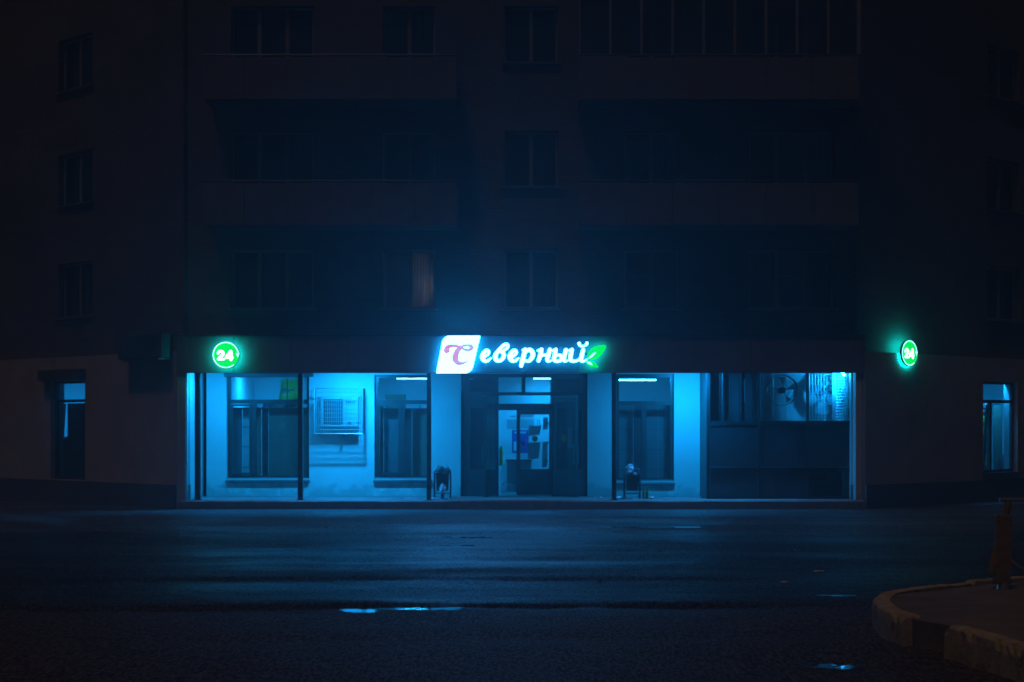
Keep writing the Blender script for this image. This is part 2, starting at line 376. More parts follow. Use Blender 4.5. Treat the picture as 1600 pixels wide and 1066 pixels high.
def plate(bm, loops, y0, y1, mx=I4, mi=(0, 1, 2)):
    """solid plate from outline loops in (x, z); front face at y0, back at y1; material slots: front, side, back"""
    def inside(p, lp):
        c = False
        for (x0, z0), (x1, z1) in zip(lp, lp[1:]+lp[:1]):
            if (z0 > p[1]) != (z1 > p[1]) and p[0] < (x1-x0)*(p[1]-z0)/(z1-z0)+x0: c = not c
        return c
    loops = [list(lp) for lp in loops]; flat = [p for lp in loops for p in lp]
    start = [sum(len(q) for q in loops[:i]) for i in range(len(loops))]
    depth = [sum(inside(lp[0], q) for q in loops if q is not lp) for lp in loops]
    tris = []
    for i, lp in enumerate(loops):           # each outer outline with the holes that lie in it
        if depth[i] % 2: continue
        grp = [i]+[k for k, q in enumerate(loops) if depth[k] == depth[i]+1 and inside(q[0], lp)]
        ids = [start[k]+j for k in grp for j in range(len(loops[k]))]
        for t in tessellate_polygon([[Vector((x, z, 0)) for x, z in loops[k]] for k in grp]): tris.append([ids[j] for j in t])
    fr = [bm.verts.new(mx @ Vector((x, y0, z))) for x, z in flat]; bk = [bm.verts.new(mx @ Vector((x, y1, z))) for x, z in flat]
    for t in tris:
        try:
            bm.faces.new([fr[i] for i in t]).material_index = mi[0]
            bm.faces.new([bk[i] for i in t][::-1]).material_index = mi[2]
        except ValueError: pass
    o = 0
    for lp in loops:
        n = len(lp)
        for k in range(n):
            try: bm.faces.new((fr[o+k], fr[o+(k+1) % n], bk[o+(k+1) % n], bk[o+k])).material_index = mi[1]
            except ValueError: pass
        o += n

# ------------------------------------------------------------------ wings: the facade turns back at both ends
WA = R(39.0); cA, sA = math.cos(WA), math.sin(WA)
XL, XR = fx(276, 0), fx(1351, 0)
# local wing frame: x along the wall away from the corner, y into the building, z up
WL = Matrix(((-cA, sA, 0, XL), (sA, cA, 0, 0), (0, 0, 1, 0), (0, 0, 0, 1)))
WR = Matrix(((cA, -sA, 0, XR), (sA, cA, 0, 0), (0, 0, 1, 0), (0, 0, 0, 1)))
def tL(px): k = (px-800)/F; return (XL-D*k)/(cA+k*sA)
def tR(px): k = (px-800)/F; return (D*k-XR)/(cA-k*sA)

# ------------------------------------------------------------------ ground
def ground_height(x, y):
    h = 0.030*vnoise(x*0.30+9, y*0.42+3, 1) + 0.022*vnoise(x*0.9, y*1.1, 2) + 0.010*vnoise(x*2.6, y*3.1, 3) + 0.006*vnoise(x*7.1, y*7.7, 4) + 0.008*vnoise(x*13.3, y*6.1, 6)
    d = y + D
    wob = 0.45*vnoise(x*0.16+4, x*0+1.5, 5)*2
    for dc, dep, wd in ((17.3, 0.03, 0.5), (21.0, 0.03, 0.35), (13.4, 0.025, 0.3)):
        c = dc + wob + 0.02*x
        amp = dep*np.clip(1.05-np.abs(x+0.5)/12.0, 0.1, 1)
        h -= amp*np.exp(-((d-c)/wd)**2)
    for dc, dep, x0_, x1_ in ((18.6, 0.035, -9.5, 4.6), (15.85, 0.045, -8.0, 5.2), (22.6, 0.018, -5, 9)):      # edges of old asphalt layers
        c = dc + 0.5*wob + 0.03*vnoise(x*3.0, x*0+2, 8)
        msk = np.clip((x-x0_)/3.0, 0, 1)*np.clip((x1_-x)/3.0, 0, 1)
        h -= dep*msk/(1+np.exp((d-c)/0.035))*np.exp(-np.clip(c-d, 0, 9)/1.6)
        h += 0.3*dep*msk*np.exp(-((d-c-0.3)/0.3)**2)
    # carriageway lies a little lower than the strip along the shop
    h -= 0.06/(1+np.exp((d-26.2-0.06*x)/0.35))
    h -= 0.035*np.exp(-(((x-2.6)/1.2)**2+((d-11.9)/0.9)**2)) + 0.035*np.exp(-(((x+2.4)/0.9)**2+((d-11.3)/0.6)**2))
    fade = np.clip((31.9-d)/1.0, 0, 1)*np.clip((16-np.abs(x))/3, 0, 1)*np.clip((d-6)/2, 0, 1)
    return -0.012 + h*fade
xs = np.concatenate([np.linspace(-60, -15, 12)[:-1], np.arange(-15, 15.01, 0.075), np.linspace(15, 60, 12)[1:]])
ys = np.concatenate([np.linspace(-52, -24, 8)[:-1], np.arange(-24, 1.0, 0.075), np.linspace(1.0, 46, 10)])
GX, GY = np.meshgrid(xs, ys, indexing='ij'); GZ = ground_height(GX, GY)
nx, ny = GX.shape
verts = np.stack([GX.ravel(), GY.ravel(), GZ.ravel()], 1)
idx = np.arange(nx*ny).reshape(nx, ny)
faces = np.stack([idx[:-1,:-1].ravel(), idx[1:,:-1].ravel(), idx[1:,1:].ravel(), idx[:-1,1:].ravel()], 1)
me = bpy.data.meshes.new('ground')
me.vertices.add(len(verts)); me.vertices.foreach_set('co', verts.ravel())
me.loops.add(faces.size); me.loops.foreach_set('vertex_index', faces.ravel().astype(np.int32))
me.polygons.add(len(faces)); me.polygons.foreach_set('loop_start', np.arange(0, faces.size, 4, dtype=np.int32)); me.polygons.foreach_set('loop_total', np.full(len(faces), 4, dtype=np.int32))
me.update(); me.validate()
def asphalt():
    m, t, b = new_mat('wet_asphalt'); n, l = t.nodes, t.links
    tc = n.new('ShaderNodeTexCoord')
    def nz(scale, det, vec=None, rough=0.6):
        a = n.new('ShaderNodeTexNoise'); a.inputs['Scale'].default_value = scale; a.inputs['Detail'].default_value = det; a.inputs['Roughness'].default_value = rough
        l.new(vec or tc.outputs['Object'], a.inputs['Vector']); return a
    mp = n.new('ShaderNodeMapping'); mp.inputs['Scale'].default_value = (0.28, 1.0, 1.0); l.new(tc.outputs['Object'], mp.inputs['Vector'])
    big = nz(0.55, 6, mp.outputs[0]); grit = nz(42, 4, None, 0.7); mid = nz(6, 7)
    cr = n.new('ShaderNodeValToRGB'); e = cr.color_ramp.elements; e[0].position = 0.3; e[1].position = 0.75
    e[0].color = (0.030, 0.030, 0.032, 1); e[1].color = (0.075, 0.072, 0.070, 1)
    l.new(mid.outputs['Fac'], cr.inputs['Fac']); l.new(cr.outputs[0], b.inputs['Base Color'])
    rr = n.new('ShaderNodeValToRGB'); e = rr.color_ramp.elements; e[0].position = 0.36; e[1].position = 0.62
    e[0].color = (0.70, 0.70, 0.70, 1); e[1].color = (0.36, 0.36, 0.36, 1)     # damp streaks run along the road
    l.new(big.outputs['Fac'], rr.inputs['Fac'])
    sp = n.new('ShaderNodeSeparateXYZ'); l.new(tc.outputs['Object'], sp.inputs[0])      # the near half is an older, drier patch
    wv = n.new('ShaderNodeMath'); wv.operation = 'MULTIPLY_ADD'; wv.inputs[1].default_value = 2.2; l.new(big.outputs['Fac'], wv.inputs[0]); l.new(sp.outputs['Y'], wv.inputs[2])
    dry = n.new('ShaderNodeMapRange'); dry.inputs['From Min'].default_value = -16.6; dry.inputs['From Max'].default_value = -15.4; dry.inputs['To Min'].default_value = 1.0; dry.inputs['To Max'].default_value = 0.0
    l.new(wv.outputs[0], dry.inputs['Value'])
    rm = n.new('ShaderNodeMix'); rm.data_type = 'FLOAT'; l.new(dry.outputs[0], rm.inputs['Factor']); l.new(rr.outputs[0], rm.inputs['A']); rm.inputs['B'].default_value = 0.66
    l.new(rm.outputs['Result'], b.inputs['Roughness'])
    sm = n.new('ShaderNodeMapRange'); sm.inputs['To Min'].default_value = 0.47; sm.inputs['To Max'].default_value = 0.30; l.new(dry.outputs[0], sm.inputs['Value'])
    mg = n.new('ShaderNodeMapping'); mg.inputs['Scale'].default_value = (1.0, 0.3, 1.0); l.new(tc.outputs['Object'], mg.inputs['Vector'])
    ag = nz(34, 3, mg.outputs[0], 0.7)                                                   # coarse aggregate: wet stones glint, the binder between them does not
    ar = n.new('ShaderNodeValToRGB'); ar.color_ramp.elements[0].position = 0.42; ar.color_ramp.elements[1].position = 0.66
    ar.color_ramp.elements[0].color = (0.12, 0.12, 0.12, 1); ar.color_ramp.elements[1].color = (1.6, 1.6, 1.6, 1)
    l.new(ag.outputs['Fac'], ar.inputs['Fac'])
    sg = n.new('ShaderNodeMath'); sg.operation = 'MULTIPLY'; l.new(ar.outputs[0], sg.inputs[0]); l.new(sm.outputs[0], sg.inputs[1]); l.new(sg.outputs[0], b.inputs['Specular IOR Level'])
    cm = n.new('ShaderNodeMix'); cm.data_type = 'RGBA'; cm.blend_type = 'MULTIPLY'; cm.inputs['Factor'].default_value = 0.8; l.new(cr.outputs[0], cm.inputs['A']); l.new(ar.outputs[0], cm.inputs['B'])
    dw = n.new('ShaderNodeMix'); dw.data_type = 'RGBA'; l.new(dry.outputs[0], dw.inputs['Factor']); l.new(cr.outputs[0], dw.inputs['A']); dw.inputs['B'].default_value = (0.105, 0.082, 0.062, 1); l.new(dw.outputs['Result'], cm.inputs['A'])   # warm light near the camera painted in: browner binder on the dry patch
    pool_mask = n.new('ShaderNodeMapRange'); pool_mask.inputs['From Min'].default_value = -6.0; pool_mask.inputs['From Max'].default_value = -5.6       # shop's pool of light painted in: asphalt colour lightened along the shop
    l.new(wv.outputs[0], pool_mask.inputs['Value']); pc = n.new('ShaderNodeMix'); pc.data_type = 'RGBA'; l.new(pool_mask.outputs[0], pc.inputs['Factor']); l.new(cm.outputs['Result'], pc.inputs['A'])
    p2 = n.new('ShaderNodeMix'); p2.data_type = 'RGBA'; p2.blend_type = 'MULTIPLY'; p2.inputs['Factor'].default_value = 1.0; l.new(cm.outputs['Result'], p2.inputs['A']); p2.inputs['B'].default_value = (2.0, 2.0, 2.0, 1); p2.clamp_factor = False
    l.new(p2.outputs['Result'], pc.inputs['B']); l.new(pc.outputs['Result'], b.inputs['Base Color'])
    bp = n.new('ShaderNodeBump'); bp.inputs['Strength'].default_value = 0.9; bp.inputs['Distance'].default_value = 0.012
    l.new(grit.outputs['Fac'], bp.inputs['Height'])
    b2 = n.new('ShaderNodeBump'); b2.inputs['Strength'].default_value = 0.35; b2.inputs['Distance'].default_value = 0.02
    l.new(mid.outputs['Fac'], b2.inputs['Height']); l.new(bp.outputs[0], b2.inputs['Normal']); l.new(b2.outputs[0], b.inputs['Normal'])
    return m
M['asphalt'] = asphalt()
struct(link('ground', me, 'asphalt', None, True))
# puddles: level water sheets that lie in the hollows of the ground
m, t, b = new_mat('puddle_water'); b.inputs['Base Color'].default_value = (0.012, 0.014, 0.016, 1); b.inputs['Roughness'].default_value = 0.06; b.inputs['IOR'].default_value = 1.33
nz = t.nodes.new('ShaderNodeTexNoise'); nz.inputs['Scale'].default_value = 9; bp = t.nodes.new('ShaderNodeBump'); bp.inputs['Strength'].default_value = 0.06; bp.inputs['Distance'].default_value = 0.01
t.links.new(nz.outputs['Fac'], bp.inputs['Height']); t.links.new(bp.outputs[0], b.inputs['Normal']); M['water'] = m
def puddle(px, py, wx, wy, lift):
    d = 4251.0/(py-665.0); x = (px-800)/F*d; y = d-D
    ax = np.linspace(x-wx, x+wx, 40); ay = np.linspace(y-wy, y+wy, 20)
    hx, hy = np.meshgrid(ax, ay); lo = float(ground_height(hx, hy).min())
    bm = bmesh.new(); n = 28
    c = [bm.verts.new((x+wx*math.cos(2*math.pi*k/n)*(1+0.12*math.sin(3*k)), y+wy*math.sin(2*math.pi*k/n), lo+lift)) for k in range(n)]
    bm.faces.new(c)
    return struct(obj('puddle', bm, 'water'))
for a in ((574, 938, 0.30, 0.22, 0.011), (682, 936, 0.34, 0.22, 0.012), (630, 937, 0.3, 0.12, 0.012), (1306, 1017, 0.34, 0.26, 0.0075), (1412, 1043, 0.42, 0.30, 0.008),
          (1010, 822, 1.5, 0.22, 0.010), (735, 834, 0.5, 0.16, 0.010), (760, 847, 0.8, 0.12, 0.010), (1310, 921, 0.25, 0.06, 0.010), (1160, 820, 0.8, 0.12, 0.010)):
    puddle(*a)

# ------------------------------------------------------------------ raised sidewalk corner with kerb stones
SW = [(4.30, -46), (4.30, -24), (4.16, -21.8), (3.92, -20.4), (3.62, -19.9), (3.60, -19.4), (3.68, -18.6), (3.92, -18.0), (4.6, -17.55), (5.3, -17.0), (6.4, -16.4), (9, -15.4), (16, -13.4), (30, -10), (30, -46)]
bm = bmesh.new()
top = [bm.verts.new((x, y, 0.16)) for x, y in SW]; bot = [bm.verts.new((x, y, -0.3)) for x, y in SW]
bm.faces.new(top[::-1]); bm.faces.new(bot)
for k in range(len(SW)): bm.faces.new((top[k], top[(k+1) % len(SW)], bot[(k+1) % len(SW)], bot[k]))
sidewalk = struct(obj('sidewalk', bm, 'side_asphalt'))
def kerb_stone(pts, h=0.19, wdt=0.17, seed=0, tilt=0.0):
    """one cast kerb stone that follows its line, with a worn rounded top"""
    rs = random.Random(seed); bm = bmesh.new(); rings = []
    P = smooth_stroke([(x, y, 0) for x, y in pts], 12)
    for i, (x, y, _) in enumerate(P):
        a = P[max(0, i-1)]; b_ = P[min(len(P)-1, i+1)]; tx, ty = b_[0]-a[0], b_[1]-a[1]; L = math.hypot(tx, ty); nx_, ny_ = -ty/L, tx/L
        f = i/(len(P)-1); hh = h+tilt*f+rs.uniform(-0.006, 0.006); w2 = wdt
        e = 0.03 if i in (0, len(P)-1) else 0.0
        ch = max(0, rs.gauss(0, 0.014)); prof = ((0, -0.2), (0.002, hh*0.55), (0.008+e*0.3+ch, hh-0.022-e-ch), (0.028+e*0.3+ch, hh-0.005-e), (0.10, hh-e+0.002), (w2, hh-0.006-e), (w2, -0.2))
        rings.append([bm.verts.new((x-nx_*o+rs.uniform(-0.004, 0.004), y-ny_*o+rs.uniform(-0.004, 0.004), z)) for o, z in prof])
    for a, b_ in zip(rings[:-1], rings[1:]):
        for k in range(6): bm.faces.new((a[k], a[k+1], b_[k+1], b_[k]))
        bm.faces.new((a[6], a[0], b_[0], b_[6]))
    bm.faces.new(rings[0]); bm.faces.new(rings[-1][::-1])
    o = obj('kerb_stone', bm, 'kerb', sidewalk)
    return o
kerb_stone([(3.98, -24.4), (3.99, -23.4), (3.97, -22.5)], seed=5)
kerb_stone([(3.98, -22.46), (3.94, -21.9), (3.86, -21.2), (3.72, -20.45)], h=0.205, seed=1, tilt=-0.01)
kerb_stone([(3.52, -19.86), (3.48, -19.3), (3.57, -18.6), (3.76, -18.05)], h=0.20, seed=2, tilt=-0.02)
kerb_stone([(3.78, -18.0), (4.05, -17.62), (4.5, -17.2), (5.0, -16.85)], h=0.185, seed=3, tilt=-0.02)
kerb_stone([(5.02, -16.84), (5.6, -16.5), (6.2, -16.2)], h=0.19, seed=4)
kerb_stone([(6.22, -16.19), (7.0, -15.9), (7.8, -15.6)], h=0.19, seed=6)
# broken asphalt lip between the two kerb stones
bm = bmesh.new(); bx(bm, 3.80, 4.3, -20.5, -19.8, -0.2, 0.12, bev=0.03)
obj('broken_kerb_bed', bm, 'side_asphalt', sidewalk)

# pedestrian railing on the sidewalk corner
ry = -17.5; rxx = fx(1569, ry)
rail = thing('pedestrian_railing', 'rust-stained ochre railing post with grey pipe rails on the sidewalk corner', 'railing', (rxx, ry, 0.16))
bm = bmesh.new()
bx(bm, -0.085, 0.085, -0.05, 0.05, 0.06, 0.80, Matrix.Translation((rxx-0.03, ry, 0.16)) @ Matrix.Rotation(R(1.5), 4, 'Y'), bev=0.012)
obj('post', bm, 'rust', rail)
bm = bmesh.new(); tube(bm, [(rxx+0.01, ry, 0.90), (rxx+0.045, ry, 1.10)], 0.035); obj('post_neck', bm, 'rust', rail)
bm = bmesh.new(); tube(bm, [(rxx-0.13, ry, 0.34), (rxx-0.085, ry, 0.62)], [0.05, 0.035]); obj('brace', bm, 'rust', rail)
bm = bmesh.new(); tube(bm, [(rxx-0.02, ry, 0.13), (rxx, ry, 0.24)], [0.07, 0.055], 10); obj('foot', bm, 'pipe', rail)
bm = bmesh.new(); tube(bm, [(rxx-0.05, ry, 1.115), (rxx+0.9, ry+0.1, 1.105), (rxx+2.2, ry+0.35, 1.10)], 0.025); obj('top_rail', bm, 'pipe', rail)
bm = bmesh.new(); tube(bm, [(rxx+0.06, ry-0.02, 0.47), (rxx+0.13, ry-0.02, 0.41), (rxx+0.2, ry-0.01, 0.37), (rxx+0.9, ry+0.1, 0.40), (rxx+2.2, ry+0.35, 0.40)], 0.022); obj('lower_rail', bm, 'pipe', rail)
bm = bmesh.new(); bx(bm, rxx+2.12, rxx+2.28, ry+0.3, ry+0.4, 0.16, 1.08, bev=0.012); obj('post', bm, 'rust', rail)

# ------------------------------------------------------------------ the building
B = thing('apartment_building', 'dark brick apartment block with a blue-lit shop porch across its ground floor', 'building', (0, 0, 0))
YF = 0.25                                    # upper facade plane
TOPZ = 13.4
rows = [(4.62, 5.99), (7.44, 8.74), (10.32, 11.63)]
cols = [(361, 490, 3), (598, 680, 2), (788, 872, 2), (976, 1062, 2), (1171, 1305, 3)]
holes = []
for r_, (z0, z1) in enumerate(rows):
    for a, b_, n_ in cols: holes.append((fx(a, YF), fx(b_, YF), z0, z1))
bm = bmesh.new(); wall(bm, XL, XR, 3.36, TOPZ, holes, YF, YF+0.45); obj('facade_wall', bm, 'brick', B)
WLEN = 12.0
wl_holes = [(3.55, 5.0, z0, z1) for z0, z1 in rows]; wr_holes = [(5.28, 6.8, z0, z1) for z0, z1 in rows]
JZ = 3.62
bm = bmesh.new(); wall(bm, 0.0, WLEN, JZ, TOPZ, wl_holes, YF*cA, 0.65, WL); obj('wing_brick_wall', bm, 'brick', B)
bm = bmesh.new(); wall(bm, 0.0, WLEN, JZ, TOPZ, wr_holes, YF*cA, 0.65, WR); obj('wing_brick_wall', bm, 'brick', B)
dl0, dl1 = tL(133), tL(79); wr0, wr1 = tR(1536), tR(1590)
bm = bmesh.new(); wall(bm, 0.02, WLEN, 0.54, JZ-0.003, [(dl0, dl1, 0.56, 3.02)], 0.0, 0.4, WL); obj('wing_stucco_wall', bm, 'stucco', B)
bm = bmesh.new(); wall(bm, 0.02, WLEN, 0.54, JZ-0.003, [(wr0, wr1, 0.72, 3.02)], 0.0, 0.4, WR); obj('wing_stucco_wall', bm, 'stucco', B)
box('plinth', 0.0, WLEN, -0.06, 0.4, -0.4, 0.538, 'plinth', B, WL)
box('plinth', 0.0, WLEN, -0.06, 0.4, -0.4, 0.538, 'plinth', B, WR)
# small stucco returns between the porch and the wings
box('corner_pier', XL, fx(289, 0), 0.0, 2.0, 0.0, 3.60, 'stucco', B)
box('corner_pier', fx(1347.5, 0), XR+0.02, 0.0, 2.0, 0.0, 3.60, 'stucco', B)
# roof and back so that no light falls in from above
bm = bmesh.new()
PL = WL @ Vector((WLEN, 0.2, 0)); PR = WR @ Vector((WLEN, 0.2, 0))
rp = [(PL.x, PL.y), (XL, YF), (XR, YF), (PR.x, PR.y), (PR.x, 18), (PL.x, 18)]
a_ = [bm.verts.new((x, y, TOPZ+0.002)) for x, y in rp]; c_ = [bm.verts.new((x, y, TOPZ+0.3)) for x, y in rp]
bm.faces.new(a_); bm.faces.new(c_[::-1])
for k in range(6): bm.faces.new((a_[k], a_[(k+1) % 6], c_[(k+1) % 6], c_[k]))
obj('roof', bm, 'slab', B)
bm = bmesh.new(); wall(bm, PL.x, PR.x, 0.0, TOPZ-0.002, [], 17.6, 18.0)
bx(bm, PL.x, PL.x+0.3, PL.y, 17.598, 0, TOPZ-0.003); bx(bm, PR.x-0.3, PR.x, PR.y, 17.598, 0, TOPZ-0.003); obj('rear_wall', bm, 'brick', B)
bm = bmesh.new()
IL = WL @ Vector((WLEN-0.5, 0.66, 0)); IR = WR @ Vector((WLEN-0.5, 0.66, 0)); CL = WL @ Vector((0.1, 0.66, 0)); CR = WR @ Vector((0.1, 0.66, 0))
rp = [(IL.x, IL.y), (CL.x, max(0.72, CL.y)), (CR.x, max(0.72, CR.y)), (IR.x, IR.y), (IR.x, 17.5), (IL.x, 17.5)]
a_ = [bm.verts.new((x, y, 3.46)) for x, y in rp]; c_ = [bm.verts.new((x, y, 3.72)) for x, y in rp]
bm.faces.new(a_); bm.faces.new(c_[::-1])
for k in range(6): bm.faces.new((a_[k], a_[(k+1) % 6], c_[(k+1) % 6], c_[k]))
obj('upper_floor', bm, 'slab', B)

def window(x0, x1, z0, z1, n_, mx, yw, curtains=(), fm='frame_white', split=None, gl='glass_dark', vent=None):
    """upper-floor window: frame part with panes, sash bars, sill and curtains as sub-parts"""
    w_ = 0.055; yf = yw+0.16
    bm = bmesh.new()
    wall(bm, x0+0.004, x1-0.004, z0+0.004, z1-0.004, [(x0+w_, x1-w_, z0+w_, z1-w_)], yf, yf+0.07, mx)
    fr = obj('window', bm, fm, B)
    cuts = split or [i/n_ for i in range(1, n_)]
    ed = [x0+w_] + [x0+w_+(x1-x0-2*w_)*c for c in cuts] + [x1-w_]
    for c in ed[1:-1]: box('mullion', c-0.045, c+0.045, yf-0.01, yf+0.068, z0+w_, z1-w_, fm, fr, mx)
    for i in range(len(ed)-1):
        box('pane', ed[i]+(0.046 if i else 0.001), ed[i+1]-(0.046 if i < len(ed)-2 else 0.001), yf+0.03, yf+0.036, z0+w_+0.001, z1-w_-0.001, gl, fr, mx)
        if vent == i: box('vent_bar', ed[i]+0.046, ed[i+1]-0.046, yf-0.004, yf+0.06, z0+(z1-z0)*0.55, z0+(z1-z0)*0.55+0.05, fm, fr, mx)
    box('sill', x0-0.06, x1+0.06, yw-0.09, yf-0.002, z0-0.035, z0+0.003, 'sill', fr, mx)
    for (i, f0, f1, m_) in curtains:
        a, b_ = ed[i], ed[i+1]; bm = bmesh.new(); n2 = 26; pr = None
        for k in range(n2+1):
            x = a+(b_-a)*(f0+(f1-f0)*k/n2); y = yf+0.24+0.018*math.sin(k*1.9)
            q = [bm.verts.new(mx @ Vector(p)) for p in ((x, y, z0-0.1), (x, y, z1+0.05), (x, y+0.006, z1+0.05), (x, y+0.006, z0-0.1))]
            if pr:
                for s in range(4): bm.faces.new((pr[s], pr[(s+1) % 4], q[(s+1) % 4], q[s]))
            pr = q
        obj('curtain', bm, m_, fr, True)
    return fr
cur = {(0,0): ((0,0.1,1,'curtain'),(2,0,1,'curtain')), (0,1): ((1,0,0.97,'curtain_pale'),), (0,2): ((1,0,1,'curtain_pale'),), (0,3): ((1,0,1,'curtain'),),
       (0,4): ((0,0,1,'curtain'),(2,0,1,'curtain')), (1,0): ((0,0.3,0.9,'curtain'),(2,0,1,'curtain')), (1,2): ((1,0.2,0.9,'curtain'),), (2,2): ()}
for r_, (z0, z1) in enumerate(rows):
    for k, (a, b_, n_) in enumerate(cols):
        x0, x1 = fx(a, YF), fx(b_, YF)
        window(x0, x1, z0, z1, n_, I4, YF, cur.get((r_, k), ((n_-1, 0, 0.6, 'curtain'),)), split=[0.32, 0.68] if n_ == 3 else None, vent={(0,3): 0, (0,4): 1}.get((r_, k)))
        # dark room behind
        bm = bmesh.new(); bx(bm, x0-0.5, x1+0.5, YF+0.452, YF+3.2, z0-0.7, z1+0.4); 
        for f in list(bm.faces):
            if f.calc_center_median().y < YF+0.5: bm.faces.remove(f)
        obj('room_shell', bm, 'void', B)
for i, (z0, z1) in enumerate(rows):
    window(3.55, 5.0, z0, z1, 2, WL, YF*cA, ((0, 0.12, 0.42, 'curtain'), (0, 0.62, 1, 'curtain'), (1, 0.0, 0.3, 'curtain'), (1, 0.45, 0.9, 'curtain')))
    window(5.28, 6.8, z0, z1, 2, WR, YF*cA, ((1, 0, 0.8, 'curtain'),))
    for mx, a, b_ in ((WL, 3.55, 5.0), (WR, 5.28, 6.8)):
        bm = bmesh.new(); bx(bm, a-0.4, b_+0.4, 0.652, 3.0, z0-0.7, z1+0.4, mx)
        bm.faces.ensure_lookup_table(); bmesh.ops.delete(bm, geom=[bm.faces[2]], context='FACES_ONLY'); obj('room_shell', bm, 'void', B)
# lamps left on in two flats
def bulb(p, watts, lab):
    o = thing('table_lamp', lab, 'lamp', (p[0], p[1], p[2]-0.35))
    bm = bmesh.new(); lathe(bm, [(0.02, p[2]-0.05), (0.04, p[2]-0.02), (0.045, p[2]+0.02), (0.02, p[2]+0.05)], p[0], p[1], 10); obj('bulb', bm, 'em_bulb', o, True)
    bm = bmesh.new(); lathe(bm, [(0.09, p[2]-0.35), (0.09, p[2]-0.33), (0.015, p[2]-0.30), (0.015, p[2]-0.05)], p[0], p[1], 10); obj('stand', bm, 'mid_metal', o)
    l_ = bpy.data.lights.new('bulb_light', 'POINT'); l_.energy = watts; l_.color = (1, 0.86, 0.74); l_.shadow_soft_size = 0.05
    lo = bpy.data.objects.new('bulb_light', l_); C.objects.link(lo); lo.parent = o; lo.location = (0, 0, 0.45)
bulb((fx(684, 1.0), 0.98, 5.05), 22.0, 'small warm lamp behind the pale curtain above the porch')
q = WL @ Vector((4.3, 1.5, 5.2)); bulb((q.x, q.y, q.z), 0.5, 'small warm lamp behind the gapped curtains of the left wing window')

# balconies: slab with parapet panels
def balcony(px0, px1, zs_, glazed):
    y0, y1 = -0.85, YF-0.002; x0, x1 = fx(px0, y0), fx(px1, y0)
    bm = bmesh.new(); bx(bm, x0, x1, y0+0.03, y1, zs_, zs_+0.14, bev=0.01); s = obj('balcony', bm, 'slab', B)
    n_ = 6; w_ = (x1-x0)/n_
    for k in range(n_):
        bm = bmesh.new(); bx(bm, x0+k*w_+0.008, x0+(k+1)*w_-0.008, y0, y0+0.05, zs_-0.02, zs_+0.92, bev=0.006); obj('parapet_panel', bm, 'parapet', s)
    for xx in (x0, x1-0.05): box('parapet_panel', xx, xx+0.05, y0+0.052, y1, zs_+0.142, zs_+0.90, 'parapet', s)
    bm = bmesh.new(); tube(bm, [(x0, y0+0.02, zs_+0.97), (x1, y0+0.02, zs_+0.97)], 0.025); obj('handrail', bm, 'steel_dark', s)
    if glazed:
        g = 9; gw = (x1-x0)/g
        for k in range(g+1): box('glazing_bar', x0+k*gw-0.03+(0.03 if k == 0 else 0)-(0.03 if k == g else 0), x0+k*gw+0.03, y0+0.005, y0+0.055, zs_+1.0, zs_+2.55, 'frame_white', s)
        for k in range(g): box('pane', x0+k*gw+0.031, x0+(k+1)*gw-0.031, y0+0.02, y0+0.026, zs_+1.0, zs_+2.5, 'glass_dark', s)
    return s
for zs_, gl in ((6.42, (0, 0)), (9.24, (0, 1))):
    balcony(316, 714, zs_, gl[0]); balcony(905, 1343, zs_, gl[1])

# ---------------- porch: fascia panels, lip, soffit, posts, platform
FB, FT = fz(583, -0.06), fz(526, -0.06)
fas_x0, fas_x1 = XL+0.01, XR-0.01
fascia = box('fascia', fas_x0+0.02, fas_x1-0.02, -0.018, 0.20, FB+0.02, FT-0.02, 'steel_dark', B)
npan = 12; pw = (fas_x1-fas_x0)/npan
for k in range(npan):
    bm = bmesh.new(); bx(bm, fas_x0+k*pw+0.004, fas_x0+(k+1)*pw-0.004, -0.06, -0.02+random.uniform(-0.002, 0.002)*0, FB, FT, bev=0.005); obj('fascia_panel', bm, 'fascia', fascia)
box('fascia_cap', fas_x0-0.03, fas_x1+0.03, -0.10, YF-0.003, FT+0.003, FT+0.035, 'steel_dark', B)
CE = 3.34
box('porch_ceiling', fas_x0+0.02, fas_x1-0.02, 0.202, 2.1, CE, CE+0.1, 'ceiling', B)
PZ = 0.19                                    # platform height
bm = bmesh.new()
px_ = [XL+0.05+i*(XR-XL-0.1)/60 for i in range(61)]; rs = random.Random(3)
pr = None
for i, x in enumerate(px_):
    e1, e2 = rs.uniform(-0.012, 0.012), rs.uniform(-0.006, 0.006)
    q = [bm.verts.new(p) for p in ((x, -0.05+e1, -0.25), (x, -0.05+e1*0.7, PZ-0.03+e2), (x, -0.02+e1, PZ+e2*0.5), (x, 2.0, PZ), (x, 2.0, -0.25))]
    if pr:
        for s in range(4): bm.faces.new((pr[s], pr[s+1], q[s+1], q[s]))
    pr = q
plat = obj('porch_platform', bm, 'concrete', B)
for k, (a, b_) in enumerate(((304, 312.5), (465, 473), (666.5, 673.5), (956, 963))):
    y = 0.10; x0, x1 = fx(a, y), fx(b_, y)
    bm = bmesh.new(); bx(bm, x0, x1, y, y+0.11, PZ, CE, bev=0.012); po = obj('porch_post', bm, 'post', B)
    box('base_plate', x0-0.04, x1+0.04, y-0.04, y+0.15, PZ-0.002, PZ+0.012, 'post', po)
